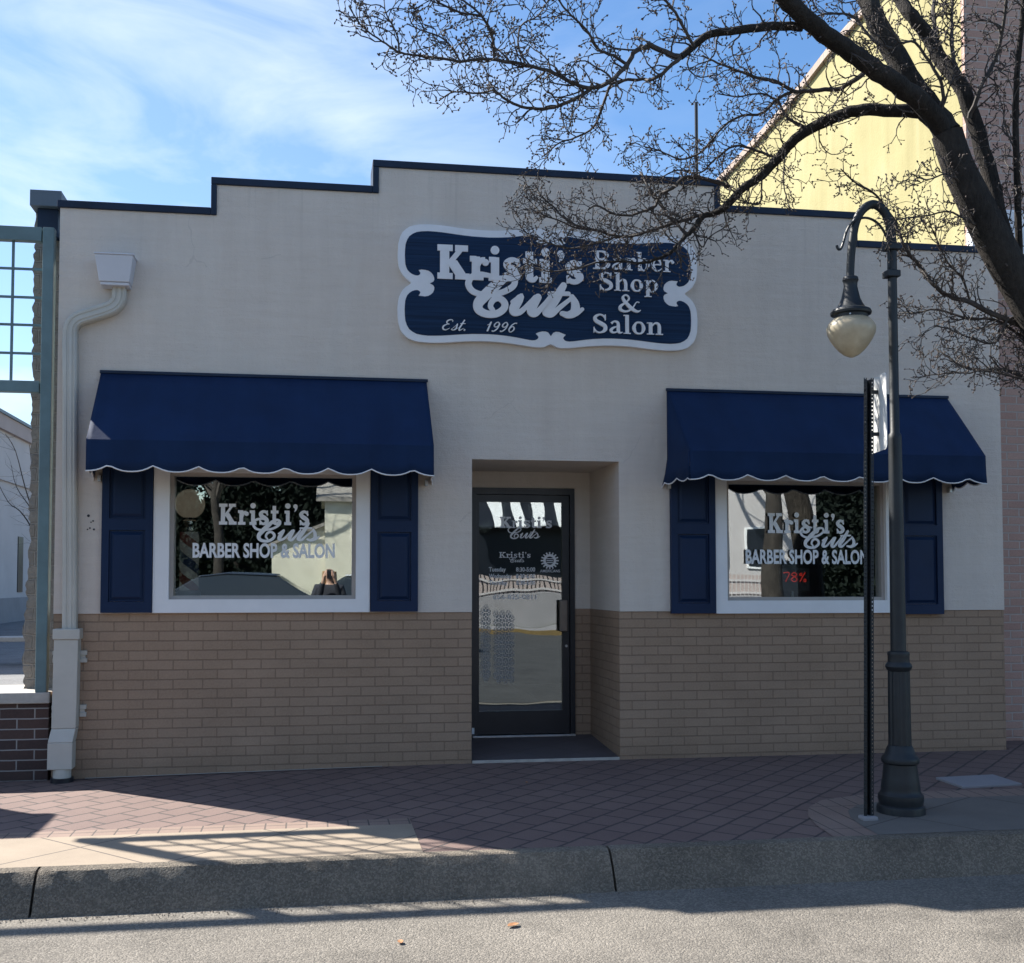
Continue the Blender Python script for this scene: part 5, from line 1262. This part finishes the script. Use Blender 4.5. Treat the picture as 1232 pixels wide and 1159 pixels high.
# ------------------------------------------------------------------ the photographer, mirrored in the left window
def skin(name, V, E, Rr, m, parent, sub=2):
    me = bpy.data.meshes.new(name); off = world_loc(parent)
    me.from_pydata([tuple(Vector(v) - off) for v in V], E, []); o = bpy.data.objects.new(name, me); COL.objects.link(o); o.parent = parent
    o.modifiers.new('skin', 'SKIN')
    for i, sv in enumerate(me.skin_vertices[0].data): sv.radius = Rr[i] if hasattr(Rr[i], '__len__') else (Rr[i], Rr[i]); sv.use_root = i == 0
    s = o.modifiers.new('sub', 'SUBSURF'); s.levels = s.render_levels = sub
    me.materials.append(m)
    return o
px0, py0, gz = 1.90, -9.36, -.2
person = empty('person', (px0, py0, gz), 'person in a dark jacket standing in the road holding up a phone', 'person')
V, E, Rr = [], [], []
def ch(start, pts):
    prev = start
    for (x, y, z, r) in pts:
        V.append((px0 + x, py0 + y, gz + z)); Rr.append(r); i = len(V) - 1
        if prev is not None: E.append((prev, i))
        prev = i
    return prev
ch(None, [(0, 0, .95, .15)])
neck = ch(0, [(0, -.01, 1.12, .13), (0, -.01, 1.30, .15), (0, 0, 1.42, .11), (0, .01, 1.48, .055), (0, .02, 1.54, .055)])
ch(neck, [(0, .03, 1.60, .078), (0, .025, 1.66, .09), (0, .015, 1.73, .072)])
ch(neck + 1, [(0, .115, 1.625, .016)])
for s in (-1, 1):
    w = ch(3, [(s * .17, 0, 1.41, .062), (s * .23, .04, 1.20, .048), (s * .16, .20, 1.24, .038), (s * .085, .34, 1.585, .026)])
    pl = ch(w, [(s * .066, .37, 1.63, .03)])
    for k, (dx, dz, ln) in enumerate(((.0, .035, .055), (.0, .018, .06), (.0, .0, .058), (.0, -.016, .045))):
        ch(pl, [(s * .058, .385, 1.645 + dz, .0095), (s * .046, .392, 1.65 + dz, .0088), (s * .030, .391, 1.652 + dz, .0082)])
    ch(w, [(s * .07, .352, 1.665, .011), (s * .045, .357, 1.70, .0095)])
    hip = ch(0, [(s * .09, 0, .88, .10), (s * .10, .01, .50, .062), (s * .105, -.01, .10, .042), (s * .11, .10, .045, .036)])
body = skin('body', V, E, Rr, simple('skin_tone', (.55, .34, .25), .5, .08, 8), person)
def garment(name, chains, m):
    global V, E, Rr
    V, E, Rr = [], [], []
    ids = []
    for st, pts in chains:
        ids.append(ch(None if st is None else st, pts))
    return skin(name, V, E, Rr, m, person)
garment('jacket', [(None, [(0, 0, .90, .185), (0, -.01, 1.10, .165), (0, -.01, 1.30, .175), (0, 0, 1.42, .13), (0, .005, 1.475, .075)]), (3, [(.18, 0, 1.41, .085), (.24, .035, 1.20, .068), (.165, .19, 1.23, .056), (.10, .31, 1.52, .042)]), (3, [(-.18, 0, 1.41, .085), (-.24, .035, 1.20, .068), (-.165, .19, 1.23, .056), (-.10, .31, 1.52, .042)])], simple('jacket_cloth', (.018, .02, .03), .85, .2, 9, .3, 50))
garment('trousers', [(None, [(0, 0, .92, .16)]), (0, [(.095, 0, .84, .115), (.10, .01, .50, .082), (.108, -.01, .11, .065)]), (0, [(-.095, 0, .84, .115), (-.10, .01, .50, .082), (-.108, -.01, .11, .065)])], simple('denim', (.03, .04, .075), .85, .2, 9, .3, 60))
garment('shoes', [(None, [(.108, -.04, .05, .052), (.11, .06, .045, .048), (.112, .15, .035, .04)])], M['dark']); garment('shoes', [(None, [(-.108, -.04, .05, .052), (-.11, .06, .045, .048), (-.112, .15, .035, .04)])], M['dark'])
garment('hair', [(None, [(0, -.03, 1.72, .098), (0, -.06, 1.62, .092), (0, -.065, 1.50, .075), (0, -.07, 1.40, .05)]), (0, [(.075, .01, 1.67, .045), (.085, .0, 1.54, .04), (.085, .02, 1.43, .03)]), (0, [(-.075, .01, 1.67, .045), (-.085, .0, 1.54, .04), (-.085, .02, 1.43, .03)])], simple('blond_hair', (.32, .2, .1), .5, .3, 30))
mb = MB()
for s in (-1, 1):
    for k in range(1): mb.lathe([(.001, gz + 1.652), (.011, gz + 1.656), (.014, gz + 1.665), (.011, gz + 1.674), (.001, gz + 1.678)], px0 + s * .033, py0 + .10, 12)
mb.build('eyes', M['dark'], person, smooth=True)
mb = MB(); mb.box(px0 - .025, px0 + .025, py0 + .098, py0 + .106, gz + 1.575, gz + 1.585); mb.build('mouth', simple('lip', (.4, .15, .13), .5), person, bevel=.003)
ph = empty('phone', (px0, py0 + .36, gz + 1.6), 'dark phone held up in both hands by the photographer', 'phone')
MB().box(px0 - .037, px0 + .037, py0 + .368, py0 + .377, gz + 1.575, gz + 1.72).build('case', M['dark'], ph, bevel=.004)

# ------------------------------------------------------------------ light, sky, camera
SUN_EL = 42.2; sd = Vector((-1.15, 1.0, 0)).normalized(); sv = Vector((sd.x * math.cos(R(SUN_EL)), sd.y * math.cos(R(SUN_EL)), math.sin(R(SUN_EL))))
sl = bpy.data.lights.new('sun', 'SUN'); sl.energy = 5.0; sl.angle = R(.53); sl.color = (1, .95, .87)
so = bpy.data.objects.new('sun', sl); COL.objects.link(so); so.location = sv * 60; so.rotation_euler = sv.to_track_quat('Z', 'Y').to_euler()
w = bpy.data.worlds.new('World'); scene.world = w; w.use_nodes = True
nt = w.node_tree; nt.nodes.clear()
def wn(t_, **k):
    o = nt.nodes.new(t_)
    for a, b in k.items(): setattr(o, a, b)
    return o
sky = wn('ShaderNodeTexSky', sky_type='NISHITA'); sky.sun_disc = False; sky.sun_elevation = R(SUN_EL); sky.sun_rotation = math.atan2(sd.x, sd.y); sky.air_density = 1.0; sky.dust_density = .25; sky.ozone_density = 2.2; sky.altitude = 50
tc = wn('ShaderNodeTexCoord'); mp = wn('ShaderNodeMapping'); mp.inputs['Scale'].default_value = (1.5, 1.5, 4.2); mp.inputs['Rotation'].default_value = (0, R(-14), 0); mp.inputs['Location'].default_value = (2.3, .4, .35)
nt.links.new(tc.outputs['Generated'], mp.inputs['Vector'])
no = wn('ShaderNodeTexNoise'); no.inputs['Scale'].default_value = 2.6; no.inputs['Detail'].default_value = 7; no.inputs['Roughness'].default_value = .56; no.inputs['Distortion'].default_value = .5
nt.links.new(mp.outputs[0], no.inputs['Vector'])
cr = wn('ShaderNodeValToRGB'); cr.color_ramp.elements[0].position = .475; cr.color_ramp.elements[1].position = .74; cr.color_ramp.elements[0].color = (.12, .12, .12, 1); cr.color_ramp.elements[1].color = (.62, .62, .62, 1)
nt.links.new(no.outputs['Fac'], cr.inputs[0])
sx_ = wn('ShaderNodeSeparateXYZ'); nt.links.new(tc.outputs['Generated'], sx_.inputs[0])
mr = wn('ShaderNodeMapRange', interpolation_type='SMOOTHSTEP'); mr.inputs[1].default_value = .36; mr.inputs[2].default_value = -.08; mr.inputs[3].default_value = .16; mr.inputs[4].default_value = 1.0; nt.links.new(sx_.outputs[0], mr.inputs[0])
cm = wn('ShaderNodeMath', operation='MULTIPLY'); nt.links.new(cr.outputs[0], cm.inputs[0]); nt.links.new(mr.outputs[0], cm.inputs[1])
mxw = wn('ShaderNodeMix', data_type='RGBA'); nt.links.new(cm.outputs[0], mxw.inputs[0]); hsv = wn('ShaderNodeHueSaturation'); hsv.inputs['Saturation'].default_value = 1.22; hsv.inputs['Value'].default_value = .95; hsv.inputs['Hue'].default_value = .502; nt.links.new(sky.outputs[0], hsv.inputs['Color']); nt.links.new(hsv.outputs[0], mxw.inputs[6]); mxw.inputs[7].default_value = (5.9, 6.4, 6.9, 1)
bgd = wn('ShaderNodeBackground'); bgd.inputs[1].default_value = .085; nt.links.new(mxw.outputs[2], bgd.inputs[0])
ow = wn('ShaderNodeOutputWorld'); nt.links.new(bgd.outputs[0], ow.inputs[0])

cam = bpy.data.cameras.new('camera'); co = bpy.data.objects.new('camera', cam); COL.objects.link(co); scene.camera = co
cam.sensor_fit = 'HORIZONTAL'; cam.sensor_width = 36; cam.lens = 39.448; cam.shift_x = .026786; cam.shift_y = .0491; cam.clip_start = .05; cam.clip_end = 1500
psi, th = R(8.97), math.atan(60 / 1350)
Fh = Vector((math.sin(psi), math.cos(psi), 0)); Rv = Vector((math.cos(psi), -math.sin(psi), 0)); Fv = Fh * math.cos(th) + Vector((0, 0, math.sin(th))); Uv = Rv.cross(Fv)
mat_ = Matrix((Rv, Uv, -Fv)).transposed().to_4x4(); mat_.translation = Vector((1.906, -8.972, 1.5)); co.matrix_world = mat_
vs_ = scene.view_settings; vs_.view_transform = 'Standard'; vs_.look = 'None'; vs_.exposure = 1.25; vs_.gamma = 1; vs_.use_curve_mapping = False
scene.render.engine = 'CYCLES'; scene.cycles.max_bounces = 8; scene.cycles.transparent_max_bounces = 16; scene.cycles.use_denoising = True
scene.cycles.caustics_reflective = False; scene.cycles.caustics_refractive = False; scene.cycles.sample_clamp_indirect = 6
